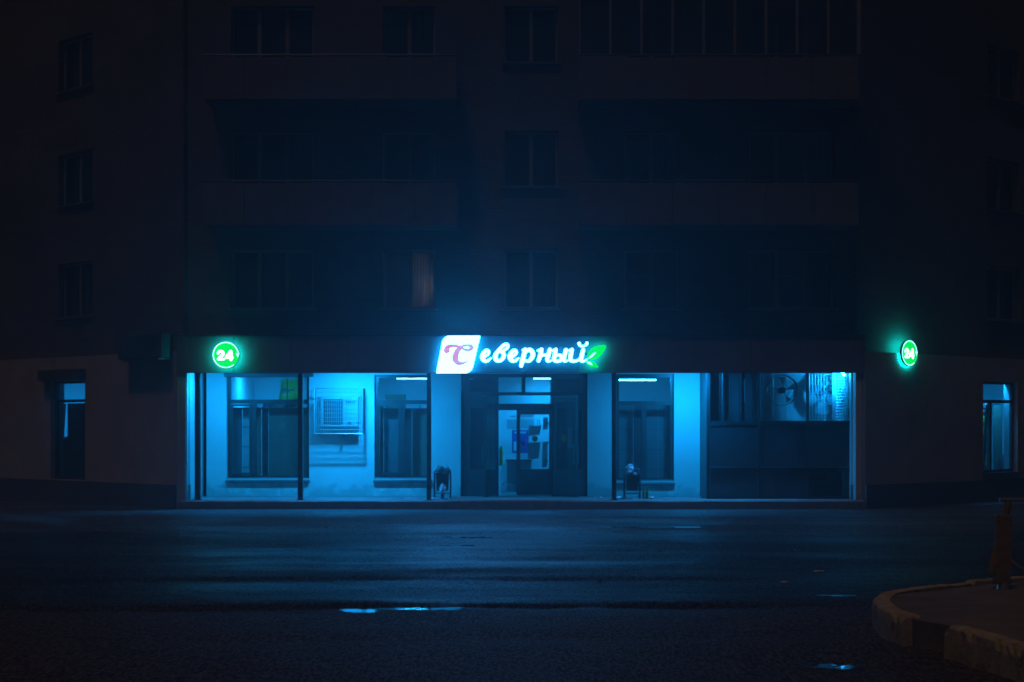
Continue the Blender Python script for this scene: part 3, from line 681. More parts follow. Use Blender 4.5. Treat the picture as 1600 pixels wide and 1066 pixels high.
# the shop wall
YS = 1.8
def sx(px): return fx(px, YS)
def sz(py): return fz(py, YS)
W1 = (sx(354), sx(483), sz(748), sz(584.5)); W2 = (sx(585), sx(674), sz(748), sz(586)); W3 = (sx(963), sx(1053), sz(752), sz(584.5)); EN = (sx(720), sx(918), PZ, sz(584))
bm = bmesh.new(); wall(bm, XL+0.3, sx(1110), PZ+0.002, CE-0.002, [W1, W2, (EN[0], EN[1], PZ+0.002, EN[3]), W3], YS, YS+0.35)
obj('shop_wall', bm, 'plaster', B)
box('porch_side_wall', XL+0.2, fx(290, 0.02), 0.02, YS-0.002, PZ+0.002, CE-0.002, 'plaster', B)
box('porch_side_wall', fx(1346, 0.02), XR-0.2, 0.02, YS-0.002, PZ+0.002, CE-0.002, 'plaster', B)

# ---------------- shop windows
def shop_window(Wd, mull_px, trans_py, casement=True):
    x0, x1, z0, z1 = Wd; y = YS+0.12; w_ = 0.075
    bm = bmesh.new(); wall(bm, x0+0.003, x1-0.003, z0+0.003, z1-0.003, [(x0+w_, x1-w_, z0+w_, z1-w_)], y, y+0.09)
    fr = obj('shop_window', bm, 'frame_dark', B)
    zt0, zt1 = fz(trans_py[1], y), fz(trans_py[0], y)
    box('transom', x0+w_, x1-w_, y-0.02, y+0.088, zt0, zt1, 'frame_dark', fr)
    ma, mb = fx(mull_px[0], y), fx(mull_px[1], y)
    box('mullion', ma, mb, y-0.018, y+0.087, z0+w_, zt0-0.001, 'frame_dark', fr)
    box('pane', x0+w_+0.001, x1-w_-0.001, y+0.04, y+0.046, zt1+0.001, z1-w_-0.001, 'glass', fr)
    box('pane', x0+w_+0.001, ma-0.001, y+0.04, y+0.046, z0+w_+0.001, zt0-0.002, 'glass', fr)
    box('pane', mb+0.001, x1-w_-0.001, y+0.04, y+0.046, z0+w_+0.001, zt0-0.002, 'glass', fr)
    if casement:                             # opening sash proud of the frame
        bm = bmesh.new(); wall(bm, x0+w_+0.012, ma-0.006, z0+w_+0.01, zt0-0.012, [(x0+w_+0.06, ma-0.05, z0+w_+0.07, zt0-0.06)], y-0.03, y+0.03); obj('sash', bm, 'frame_dark', fr)
    bm = bmesh.new()                         # bent tin drip sill
    pr = None
    for x in (x0-0.02, x1+0.02):
        q = [bm.verts.new(p) for p in ((x, y-0.002, z0+0.03), (x, YS-0.07, z0-0.06), (x, YS-0.07, z0-0.10), (x, YS-0.055, z0-0.10), (x, YS-0.055, z0-0.075), (x, y-0.002, z0+0.005))]
        if pr:
            for s in range(6): bm.faces.new((pr[s], pr[(s+1) % 6], q[(s+1) % 6], q[s]))
        pr = q
    obj('sill', bm, 'sill', fr)
    return fr
f1 = shop_window(W1, (393, 400.5), (624.5, 631))
f2 = shop_window(W2, (625.5, 633), (625.5, 631.5))
f3 = shop_window(W3, (1003, 1010), (627, 633), False)
box('fanlight_bar', fx(448, YS+0.12), fx(449.6, YS+0.12), YS+0.125, YS+0.17, fz(624, YS+.12), fz(591, YS+.12), 'frame_dark', f1)
# shade box over the first window
box('roller_box', sx(351), sx(490), YS-0.10, YS-0.002, sz(589), CE-0.003, 'shade', B)

# ---------------- entrance: dark portal, side lights, two opened leaves, inner doors
ye = YS+0.06
def er(a, b_, c_, d_): return (fx(a, ye), fx(b_, ye), fz(d_, ye), fz(c_, ye))
gl_holes = [er(779, 815, 590, 613), er(821, 862.5, 590, 613), er(779, 862.5, 618, 632), er(779, 862.5, 641, 778.5), er(733, 770, 592, 612), er(869, 908, 592, 612), er(735, 771, 638, 733), er(870, 910, 638, 733)]
gl_holes[3] = (gl_holes[3][0], gl_holes[3][1], PZ+0.004, gl_holes[3][3])
bm = bmesh.new(); wall(bm, EN[0]+0.003, EN[1]-0.003, PZ+0.004, EN[3]-0.003, gl_holes, ye, ye+0.10)
ent = obj('entrance_frame', bm, 'frame_dark', B)
for i, h in enumerate(gl_holes):
    if i != 3: box('pane', h[0]+0.001, h[1]-0.001, ye+0.05, ye+0.056, h[2]+0.001, h[3]-0.001, 'glass' if i < 3 else 'glass_dark', ent)
    if i > 3: box('backing_board', h[0]+0.001, h[1]-0.001, ye+0.07, ye+0.085, h[2]+0.001, h[3]-0.001, 'board_teal', ent)
box('kick_panel', fx(733, ye), fx(772, ye), ye-0.02, ye-0.002, PZ+0.01, fz(736, ye), 'panel_dark', ent)
box('kick_panel', fx(869, ye), fx(911, ye), ye-0.02, ye-0.002, PZ+0.01, fz(736, ye), 'panel_dark', ent)
def leaf(hx, hy, ex, ey, ztop, fm, handle_side, gz=(0.62, 0.28), name='entrance_door', hand=True, gm='glass'):
    dx, dy = ex-hx, ey-hy; L = math.hypot(dx, dy); a = math.atan2(dy, dx)
    mx = Matrix.Translation((hx, hy, 0)) @ Matrix.Rotation(a, 4, 'Z')
    z0 = PZ+0.02; gz0 = fz(734, 1.6); s = 0.085
    bm = bmesh.new(); wall(bm, 0, L, z0, ztop, [(s, L-s, gz0, ztop-0.13)], -0.022, 0.022, mx); d = obj(name, bm, fm, B)
    box('pane', s+0.001, L-s-0.001, -0.004, 0.004, gz0+0.001, ztop-0.131, gm, d, mx)
    box('kick_panel', s*0.8, L-s*0.8, -0.03, 0.03, z0+0.12, gz0-0.12, fm, d, mx)
    if hand:
        for sg in (-1, 1):
            bm = bmesh.new(); tube(bm, [(L-0.05, sg*0.022, 0.98), (L-0.05, sg*0.07, 1.0), (L-0.05, sg*0.075, 1.2), (L-0.05, sg*0.07, 1.42), (L-0.05, sg*0.022, 1.44)], 0.011, 6, mx); obj('handle', bm, 'mid_metal', d)
    box('top_strip', 0.01, L-0.01, -0.026, 0.026, ztop+0.001, ztop+0.02, 'sill', d, mx)
    return d, mx, L
ztop = fz(620, 1.4)
dl, ml, Ll = leaf(fx(776, ye), ye-0.02, fx(757, 1.02), 1.02, ztop, 'frame_dark', 1)
dr, mr_, Lr = leaf(fx(865.5, ye), ye-0.02, fx(902, 1.2), 1.2, ztop, 'frame_dark', 1)
# stickers on the right-hand opened leaf
def disc(name, cx, cz, r, y0, y1, m_, parent, mx=I4, sx_=1.0):
    bm = bmesh.new(); plate(bm, [[(cx+r*sx_*math.cos(2*math.pi*k/20), cz+r*math.sin(2*math.pi*k/20)) for k in range(20)]], y0, y1, mx, (0, 0, 0)); return obj(name, bm, m_, parent)
disc('round_sticker', Lr*0.42, fz(685, 1.5), 0.085, 0.0045, 0.0055, 'yellow', dr, mr_)
box('poster', Lr*0.25, Lr*0.82, 0.006, 0.007, fz(700, 1.5), fz(668, 1.5), 'red', dr, mr_)
# vestibule behind the portal
yi = YS+0.95
box('vestibule_wall', fx(758, ye)-0.05, fx(776, ye)-0.02, ye+0.102, yi+0.06, PZ+0.002, CE-0.004, 'frame_grey', B)
box('vestibule_wall', fx(863.5, ye)+0.02, fx(882, ye), ye+0.102, yi+0.06, PZ+0.002, CE-0.004, 'frame_grey', B)
ix0, ix1 = fx(776, ye)-0.018, fx(863.5, ye)+0.018
ih = [(fx(777, yi)+0.02, fx(807, yi), PZ+0.003, fz(641, yi)), (fx(813, yi), fx(858, yi), fz(733, yi), fz(648, yi)), (ix0+0.05, ix1-0.05, fz(632, yi)+0.02, CE-0.12)]
bm = bmesh.new(); wall(bm, ix0, ix1, PZ+0.003, CE-0.004, ih, yi, yi+0.06); inn = obj('inner_doorway', bm, 'frame_grey', B)
for h in ih[1:]: box('pane', h[0]+0.001, h[1]-0.001, yi+0.025, yi+0.031, h[2]+0.001, h[3]-0.001, 'glass', inn)
box('kick_panel', fx(814, yi), fx(857, yi), yi-0.018, yi-0.002, fz(768, yi), fz(740, yi), 'frame_grey', inn)
def note(name, a, b_, c_, d_, m_, parent, y=yi+0.018, skew=0.0):
    bm = bmesh.new(); x0, x1, z0, z1 = fx(a, y), fx(b_, y), fz(d_, y), fz(c_, y)
    plate(bm, [[(x0, z0), (x1-skew, z0+0.02), (x1, z1), (x0+0.01, z1-0.01)]], y, y+0.002, I4, (0, 0, 0)); return obj(name, bm, m_, parent)
note('notice', 826, 846, 665, 681, 'thin_paper', inn, skew=0.05); note('notice', 825, 845, 691, 718, 'thin_paper', inn, skew=0.06)
disc('round_sticker', fx(836, yi), fz(686, yi), 0.075, yi+0.014, yi+0.016, 'yellow', inn)
note('notice', 847, 855, 690, 731, 'thin_paper', inn); note('notice', 848, 856, 652, 672, 'thin_paper', inn)
for a, c_ in ((856, 660), (856, 690), (855, 718)): note('sticker', a-3, a+1.5, c_, c_+5, 'lime', inn)
# opened inner leaf seen end-on
box('inner_door', fx(777, yi)-0.02, fx(777, yi)+0.03, yi+0.07, yi+0.85, PZ+0.02, fz(641, yi)-0.02, 'frame_grey', B)

# ---------------- shop interior
RX0, RX1, RY1 = XL+0.45, 5.2, 7.4
YI = YS+0.352
box('shop_floor', RX0, RX1, YS+0.2, RY1, PZ-0.1, PZ+0.0015, 'room_floor', B)
box('shop_ceiling', RX0, RX1, YI, RY1, 3.42, 3.459, 'room', B)
box('shop_back_wall', RX0, RX1, RY1, RY1+0.2, PZ, 3.419, 'room', B)
box('shop_side_wall', RX0-0.2, RX0, YI, RY1, PZ, 3.419, 'room', B); box('shop_side_wall', RX1, RX1+0.2, YI, RY1, PZ, 3.419, 'room', B)
yp = 4.4                                    # partition facing the door
box('partition_wall', fx(781, yp), fx(885, yp), yp, yp+0.12, PZ+0.002, 3.1, 'room', B)
def tube_light(x0, x1, y, z, lab, watts):
    t_ = thing('fluorescent_light', lab, 'ceiling light', ((x0+x1)/2, y, z), 'fluorescent tubes in the shop')
    bm = bmesh.new(); bx(bm, x0-0.03, x1+0.03, y-0.05, y+0.05, z+0.03, z+0.09, bev=0.008); obj('housing', bm, 'white_metal', t_)
    bm = bmesh.new(); tube(bm, [(x0, y, z), (x1, y, z)], 0.017, 6); obj('tube', bm, 'em_tube', t_, True)
    for xx in (x0-0.02, x1+0.002): box('end_cap', xx, xx+0.018, y-0.018, y+0.018, z-0.02, z+0.03, 'white_metal', t_)
    la = bpy.data.lights.new('tube_light', 'AREA'); la.shape = 'RECTANGLE'; la.size = x1-x0; la.size_y = 0.06; la.energy = watts; la.color = BLUE
    lo = bpy.data.objects.new('tube_light', la); C.objects.link(lo); lo.parent = t_; lo.location = (0, 0, -0.02)
tube_light(fx(620, 5.0), fx(667, 5.0), 5.0, fz(591.5, 5.0), 'long bright ceiling tube seen at the top of the middle shop window', 100)
tube_light(fx(966, 4.0), fx(1025, 4.0), 4.0, fz(594, 4.0), 'long bright ceiling tube in the shop window right of the door', 60)
tube_light(fx(834, 3.6), fx(875, 3.6), 3.6, fz(592, 3.6), 'ceiling tube seen through the fanlight over the door', 80)
tube_light(fx(395, 5.2), fx(440, 5.2), 5.2, 3.31, 'ceiling tube hidden above the top of the leftmost shop window', 110)
tube_light(fx(812, 5.9), fx(850, 5.9), 5.9, 3.31, 'ceiling tube deep in the shop behind the partition', 60)

# shelving units seen from behind through the windows
def shelf_unit(px0, px1, pyt, cols_, lab):
    y = 2.45; x0, x1, zt = fx(px0, y), fx(px1, y), fz(pyt, y)
    s = thing('shelving_unit', lab, 'shelf', ((x0+x1)/2, y+0.2, PZ+0.002))
    for a, b_, m_, dy in cols_: box('back_panel', fx(a, y), fx(b_, y), y+dy, y+dy+0.012, PZ+0.15, zt-0.03, m_, s)
    box('top_board', x0, x1, y+0.001, y+0.45, zt-0.028, zt, 'shelf_back', s)
    for xx in (x0, (x0+x1)/2-0.02, x1-0.04): box('upright', xx, xx+0.04, y+0.07, y+0.11, PZ+0.004, zt-0.03, 'steel_dark', s)
    for k in range(4): box('shelf', x0+0.045, x1-0.045, y+0.115, y+0.45, PZ+0.12+k*0.55, PZ+0.145+k*0.55, 'white_metal', s)
    return s
s1 = shelf_unit(361, 482, 637, [(362, 378, 'shelf_back', 0.02), (379, 393, 'white_metal', 0.0), (395, 408, 'board', 0.01), (409, 419, 'panel_dark', 0.03), (420, 481, 'board', 0.0)], 'shelving with a brown back board behind the leftmost shop window')
for p_ in (668, 699, 731): box('seam_strip', fx(379, 2.45), fx(393, 2.45), 2.445, 2.449, fz(p_, 2.45), fz(p_-1.2, 2.45), 'steel_dark', s1)
s2 = shelf_unit(588, 671, 638, [(590, 599, 'panel_dark', 0.02), (600, 628, 'shelf_back', 0.0), (630, 643, 'panel_dark', 0.02), (644, 670, 'board', 0.0)], 'shelving with dark back panels behind the middle shop window')
s3 = shelf_unit(966, 1051, 632, [(967, 989, 'shelf_back', 0.0), (990, 1006, 'panel_dark', 0.02), (1008, 1028, 'shelf_back', 0.0), (1028.5, 1050, 'shelf_back', 0.0)], 'gridded grey shelf back behind the shop window right of the door')
for p_ in (672, 703, 735):
    box('seam_strip', fx(967, 2.45), fx(989, 2.45), 2.445, 2.449, fz(p_, 2.45), fz(p_-1.2, 2.45), 'steel_dark', s3); box('seam_strip', fx(1008, 2.45), fx(1050, 2.45), 2.445, 2.449, fz(p_, 2.45), fz(p_-1.2, 2.45), 'steel_dark', s3)
def carton(a, b_, c_, d_, y, m_, lab, cat='box', grp=None, dep=0.22):
    bm = bmesh.new(); bx(bm, fx(a, y), fx(b_, y), y, y+dep, fz(d_, y), fz(c_, y), bev=0.006)
    return tag(own('packaged_goods' if cat == 'package' else 'carton', bm, m_), lab, cat, grp)
carton(602, 633.5, 616.5, 637.6, 2.55, 'carton', 'dark carton standing on the shelf behind the middle shop window')
carton(1000, 1024, 626, 631.6, 2.5, 'carton', 'flat carton on the shelf right of the door') if False else None
for k in range(8):
    a = 403+k*8.3; carton(a, a+7.2, 629.8-random.random()*1.2, 636.7, 2.5+0.03*(k % 3), ('paper', 'poster_blue', 'carton', 'paper_grey')[k % 4], 'small pack in the row on top of the brown-backed shelving', 'package', 'packs on top of the shelving', 0.12)
for k in range(4):
    a = 592+k*3.6 if k < 2 else 640+k*7; carton(a, a+3.2, 633.0, 637.7, 2.5, ('paper', 'lime', 'paper_grey', 'paper')[k], 'small pack on the shelf beside the dark carton', 'package', 'packs beside the dark carton', 0.1)
# big yellow-green pack lettered in violet, standing in the first window
yb = 2.12
pk = thing('detergent_pack', 'large yellow-green pack with violet script in the leftmost shop window', 'package', (fx(450, yb), yb, fz(637, yb)))
xa, xb, za, zb = fx(434, yb), fx(468, yb), fz(630, yb), fz(594, yb)
bm = bmesh.new(); plate(bm, [[(xa, za), (xb+0.02, za), (xb, zb-0.04), (xb-0.06, zb), (xa+0.12, zb+0.01), (xa+0.09, zb-0.03), (xa+0.06, za+0.3)]], yb, yb+0.16, I4, (0, 0, 0)); obj('bag', bm, 'lime', pk)
lp = stroke_loops([[(xa+0.11, za+0.27, .014), (xa+0.15, za+0.36, .016), (xa+0.19, za+0.3, .014), (xa+0.23, za+0.34, .014), (xa+0.27, za+0.29, .014), (xa+0.31, za+0.34, .014), (xa+0.36, za+0.3, .014), (xa+0.42, za+0.35, .012)]], 0.006, 0.002)
bm = bmesh.new(); plate(bm, lp, yb-0.003, yb-0.001, I4, (0, 0, 0)); obj('script_print', bm, 'violet', pk)
bm = bmesh.new(); plate(bm, [[(xa+0.1, za+0.2), (xa+0.2, za+0.235), (xa+0.34, za+0.2), (xa+0.2, za+0.19)]], yb-0.003, yb-0.001, I4, (0, 0, 0)); obj('pale_print', bm, 'paper', pk)
box('ledge', fx(430, yb), fx(481, yb), yb-0.03, yb+0.3, za-0.03, za-0.001, 'white_metal', s1)
# partition wall posters, counter and basket beyond the door
yq = yp-0.012
def poster(a, b_, c_, d_, m_, lab, parts_=()):
    x0, x1, z0, z1 = fx(a, yq), fx(b_, yq), fz(d_, yq), fz(c_, yq)
    p_ = thing('poster', lab, 'poster', ((x0+x1)/2, yq, z0)); box('sheet', x0, x1, yq+0.006, yq+0.01, z0, z1, m_, p_)
    for (e, f_, g, h, mm) in parts_: box('print', x0+(x1-x0)*e, x0+(x1-x0)*f_, yq+0.002, yq+0.005, z0+(z1-z0)*g, z0+(z1-z0)*h, mm, p_)
poster(800, 826, 672, 708, 'poster_blue', 'dark blue poster on the wall inside the shop door', ((.1,.35,.1,.5,'paper'), (.15,.85,.85,.93,'paper'), (.55,.9,.2,.6,'violet'), (.6,.8,.3,.45,'lime'), (.1,.4,.6,.75,'violet')))
poster(792, 812, 655.5, 670.5, 'paper_grey', 'grey notice sheet to the upper left of the blue poster'); poster(813.5, 834, 655.5, 669, 'paper_grey', 'grey notice sheet directly above the blue poster')
poster(808, 835, 647.5, 653, 'paper', 'white strip with red lettering high on the wall inside the door', tuple((.04+k*.12, .12+k*.12, .2, .85, 'red') for k in range(8)))
poster(797, 806, 648, 653, 'paper', 'short white strip with dark marks high inside the door', tuple((.05+k*.25, .2+k*.25, .2, .7, 'steel_dark') for k in range(4)))
poster(838, 846, 655, 664, 'paper', 'small white sheet with an arch mark inside the door', ((.2,.3,.1,.8,'steel_dark'), (.6,.7,.1,.8,'steel_dark'), (.3,.6,.7,.8,'steel_dark')))
yc = 4.0
ct = thing('counter', 'low ribbed metal counter inside the shop doorway', 'counter', (fx(812, yc), yc, PZ+0.003))
box('body', fx(792, yc), fx(830, yc), yc, yc+0.36, PZ+0.004, fz(721, yc), 'mid_metal', ct)
for k in range(12): box('rib', fx(792.5+k*3.1, yc), fx(794+k*3.1, yc), yc-0.015, yc-0.001, PZ+0.03, fz(724, yc), 'mid_metal', ct)
box('top', fx(790, yc), fx(832, yc), yc-0.03, yc+0.37, fz(721, yc)+0.001, fz(719, yc)+0.01, 'steel_dark', ct)
ybk = 3.5
bk = thing('shopping_basket', 'wire shopping basket on the floor inside the shop doorway', 'basket', (fx(793, ybk), ybk, PZ+0.003))
x0, x1, z0, z1 = fx(784, ybk), fx(803, ybk), PZ+0.02, fz(758, ybk)
bm = bmesh.new()
for z in (z0, z1): tube(bm, [(x0, ybk, z), (x1, ybk, z), (x1, ybk+0.25, z), (x0, ybk+0.25, z), (x0, ybk, z)], 0.008, 5)
obj('rim', bm, 'wire', bk)
for k in range(9):
    bm = bmesh.new(); xx = x0+(x1-x0)*k/8; tube(bm, [(xx, ybk, z1), (xx, ybk, z0), (xx, ybk+0.25, z0), (xx, ybk+0.25, z1)], 0.004, 4); obj('wire', bm, 'wire', bk)
bm = bmesh.new(); tube(bm, [(x0, ybk+0.12, z1), ((x0+x1)/2, ybk+0.12, z1+0.13), (x1, ybk+0.12, z1)], 0.009, 5); obj('handle', bm, 'steel_dark', bk)
y = 3.3
bm = bmesh.new(); lathe(bm, [(0.05, fz(728, y)), (0.055, fz(722, y)), (0.045, fz(712, y)), (0.06, fz(708, y)), (0.04, fz(700, y)), (0.02, fz(697, y))], fx(783, y), y, 10)
tag(own('fire_extinguisher', bm, 'yellow', True), 'slim yellow canister hung on the jamb inside the shop doorway', 'canister')

# ---------------- window air conditioner and its cage
yc0 = YS-0.5
ac = thing('window_air_conditioner', 'boxy window air conditioner in a wire cage between two shop windows', 'air conditioner', (fx(528, YS), YS-0.2, fz(670, YS)))
x0, x1, z0, z1 = fx(501, 1.45), fx(559, 1.45), fz(667, 1.45), fz(620, 1.45)
bm = bmesh.new(); bx(bm, x0, x1, 1.42, YS-0.003, z0, z1, bev=0.015); obj('casing', bm, 'white_metal', ac)
gx0, gx1, gz0, gz1 = x0+0.06, x0+0.54, z0+0.06, z1-0.06
box('grille_recess', gx0, gx1, 1.412, 1.419, gz0, gz1, 'steel_dark', ac)
for k in range(13): box('grille_slat', gx0+0.012+k*0.036, gx0+0.026+k*0.036, 1.398, 1.411, gz0+0.01, gz1-0.01, 'mid_metal', ac)
lx = fx(541, 1.42)
for k in range(3): box('badge_letter', lx+k*0.075, lx+k*0.075+0.06, 1.412, 1.418, z1-0.16, z1-0.10, 'poster_blue', ac)
bm = bmesh.new(); tube(bm, [(fx(546, 1.42), 1.40, z0+0.1), (fx(546, 1.42), 1.419, z0+0.1)], 0.03, 10); obj('knob', bm, 'steel_dark', ac)
box('label_plate', fx(540, 1.42), fx(553, 1.42), 1.413, 1.418, z0+0.035, z0+0.05, 'steel_dark', ac)
cg = thing('security_cage', 'welded wire cage bolted to the wall around the air conditioner', 'cage', (fx(529, YS), YS-0.25, fz(682, YS)))
x0, x1, z0, z1 = fx(491, yc0), fx(566.5, yc0), fz(678, yc0), fz(607, yc0)
bm = bmesh.new()
for a, b_ in (((x0, z0), (x1, z0)), ((x1, z0), (x1, z1)), ((x1, z1), (x0, z1)), ((x0, z1), (x0, z0))):
    tube(bm, [(a[0], yc0, a[1]), (b_[0], yc0, b_[1])], 0.016, 6)
for xx in (x0, x1):
    for zz in (z0, z1): tube(bm, [(xx, yc0, zz), (xx, YS, zz)], 0.014, 6)
obj('cage_frame', bm, 'wire', cg)
nv, nh = 22, 11
me_v = None
for k in range(1, nv):
    bm = bmesh.new(); xx = x0+(x1-x0)*k/nv; tube(bm, [(xx, yc0, z0), (xx, yc0, z1)], 0.0075, 4); obj('wire', bm, 'wire', cg)
for k in range(1, nh):
    bm = bmesh.new(); zz = z0+(z1-z0)*k/nh; tube(bm, [(x1, YS, zz), (x1, yc0, zz), (x0, yc0, zz), (x0, YS, zz)], 0.0075, 4); obj('wire', bm, 'wire', cg)
for k in range(1, 6):
    bm = bmesh.new(); yy = yc0+(YS-yc0)*k/6; tube(bm, [(x1, yy, z0), (x1, yy, z1)], 0.0075, 4); obj('wire', bm, 'wire', cg)
    bm = bmesh.new(); tube(bm, [(x0, yy, z0), (x0, yy, z1)], 0.0075, 4); obj('wire', bm, 'wire', cg)
bm = bmesh.new(); tube(bm, [(x0, YS-0.02, z0), (x0, yc0, z0)], 0.012, 5); tube(bm, [((x0+x1)/2+0.1, YS-0.03, z0-0.03), ((x0+x1)/2+0.1, 1.5, z0-0.02)], 0.025, 6); obj('bracket', bm, 'steel_dark', cg)

# ---------------- flood lamps under the porch edge (hidden from the street by the fascia lip)
def flood(x, y, z, lab, watts, tilt=0.0, size=0.16, yaw=0.0):
    f = thing('flood_lamp', lab, 'lamp', (x, y, z))
    mx = Matrix.Translation((x, y, z)) @ Matrix.Rotation(yaw, 4, 'Z') @ Matrix.Rotation(tilt, 4, 'X')
    bm = bmesh.new(); wall(bm, -0.12, 0.12, -0.07, 0.07, [(-0.105, 0.105, -0.055, 0.055)], 0.0, 0.05, mx @ Matrix.Rotation(R(90), 4, 'X')); obj('housing_rim', bm, 'steel_dark', f)
    box('back_shell', -0.12, 0.12, -0.07, 0.07, 0.002, 0.05, 'steel_dark', f, mx)
    box('lens', -0.103, 0.103, -0.053, 0.053, -0.006, 0.001, 'em_flood', f, mx)
    la = bpy.data.lights.new('flood_light', 'AREA'); la.shape = 'RECTANGLE'; la.size = 0.2; la.size_y = 0.1; la.energy = watts; la.color = BLUE
    lo = bpy.data.objects.new('flood_light', la); C.objects.link(lo); lo.parent = f
    lo.matrix_local = Matrix.Translation((-x, -y, -z)) @ mx @ Matrix.Translation((0, 0, -0.012))
for px, wt, lab in ((340, 92, 'blue flood lamp tucked under the left end of the porch edge'), (556, 265, 'blue flood lamp tucked under the porch edge before the caged air conditioner'), (1080, 175, 'blue flood lamp tucked under the porch edge right of the door')):
    flood(fx(px, 0.28), 0.29, 3.27, lab, wt, tilt=R(12))

# ---------------- refrigeration enclosure at the right end of the porch
YE = 0.6
def ex(px): return fx(px, YE)
def ez(py): return fz(py, YE)
enc = thing('plant_enclosure', 'dark panelled enclosure with a mesh top at the right end of the porch', 'enclosure', (ex(1222), YE+0.5, PZ+0.002))
xa, xb = ex(1106), ex(1341); zm, zt, z0 = ez(661), CE-0.004, PZ+0.003
zl = ez(731)
posts = [1106, 1186, 1262, 1339]
for k, p_ in enumerate(posts):
    x = ex(p_); bm = bmesh.new(); bx(bm, x-(0.03 if k < 3 else 0.04), x+(0.06 if k == 0 else 0.035), YE, YE+0.07, z0, zt, bev=0.006); obj('upright', bm, 'steel_dark', enc)
for k in range(3):
    a, b_ = ex(posts[k])+(0.065 if k == 0 else 0.037), ex(posts[k+1])-(0.032 if k < 2 else 0.042)
    box('cross_rail', a, b_, YE+0.005, YE+0.065, zm-0.05, zm+0.05, 'steel_dark', enc)
    box('cross_rail', a, b_, YE+0.005, YE+0.065, z0, z0+0.06, 'steel_dark', enc)
    box('drip_strip', a, b_, YE-0.012, YE+0.06, zl, zl+0.022, 'sill', enc)
    box('cladding_panel', a+0.002, b_-0.002, YE+0.02, YE+0.04, zl+0.024, zm-0.052, 'panel_dark', enc)
    box('cladding_panel', a+0.002, b_-0.002, YE+0.03, YE+0.036, z0+0.062, zl-0.002, 'glass_dark' if k == 2 else 'panel_dark', enc)
box('side_panel', xa-0.03, xa, YE+0.071, YS-0.003, z0, zt, 'panel_dark', enc)
# thin battens and wire mesh of the upper zone
for p_, wd, m_ in ((1141, 0.05, 'steel_dark'), (1155, 0.02, 'steel_dark'), (1176, 0.03, 'steel_dark'), (1228, 0.012, 'wire'), (1303.5, 0.09, 'white_metal')):
    box('batten', ex(p_)-wd/2, ex(p_)+wd/2, YE+0.01, YE+0.05, zm+0.052, zt, m_, enc)
def mesh_part(a, b_, st, r, name='wire_mesh'):
    bm = bmesh.new(); x = a
    while x < b_: tube(bm, [(x, YE+0.06, zm+0.05), (x, YE+0.06, zt)], r, 4, cap=False); x += st
    z = zm+0.07
    while z < zt-0.02: tube(bm, [(a, YE+0.067, z), (b_, YE+0.067, z)], r, 4, cap=False); z += st
    o = obj(name, bm, 'wire', enc); o['kind'] = 'stuff'
mesh_part(ex(1264)+0.02, ex(1338)-0.03, 0.068, 0.0085); mesh_part(ex(1189), ex(1213), 0.06, 0.006)
bm = bmesh.new()                             # corrugated sheet behind the left bay
xx = ex(1111); pr = None; k = 0
while xx < ex(1134):
    yy = YE+0.18+(0.012 if k % 2 else -0.012)
    q = [bm.verts.new(p) for p in ((xx, yy, zm+0.03), (xx, yy, zt-0.12), (xx, yy+0.004, zt-0.12), (xx, yy+0.004, zm+0.03))]
    if pr:
        for s in range(4): bm.faces.new((pr[s], pr[(s+1) % 4], q[(s+1) % 4], q[s]))
    pr = q; xx += 0.03; k += 1
obj('corrugated_sheet', bm, 'panel_dark', enc)
box('back_sheet', ex(1192)+0.02, ex(1337), YS-0.12, YS-0.02, zm-0.1, zt, 'white_metal', enc)
box('tray', ex(1190), ex(1336), YE+0.25, YS-0.15, zm-0.06, zm-0.03, 'mid_metal', enc)
box('slit_sheet', ex(1143), ex(1161.8), YE+0.3, YE+0.31, zm, zt, 'panel_dark', enc); box('slit_sheet', ex(1167.5), ex(1184), YE+0.3, YE+0.31, zm, zt, 'panel_dark', enc)
bm = bmesh.new(); bx(bm, ex(1161), ex(1168.5), YE+0.34, YE+0.36, ez(628), ez(592)); obj('painted_slit_light', bm, 'white_metal', enc)  # light showing through the slit, painted as a pale strip behind it
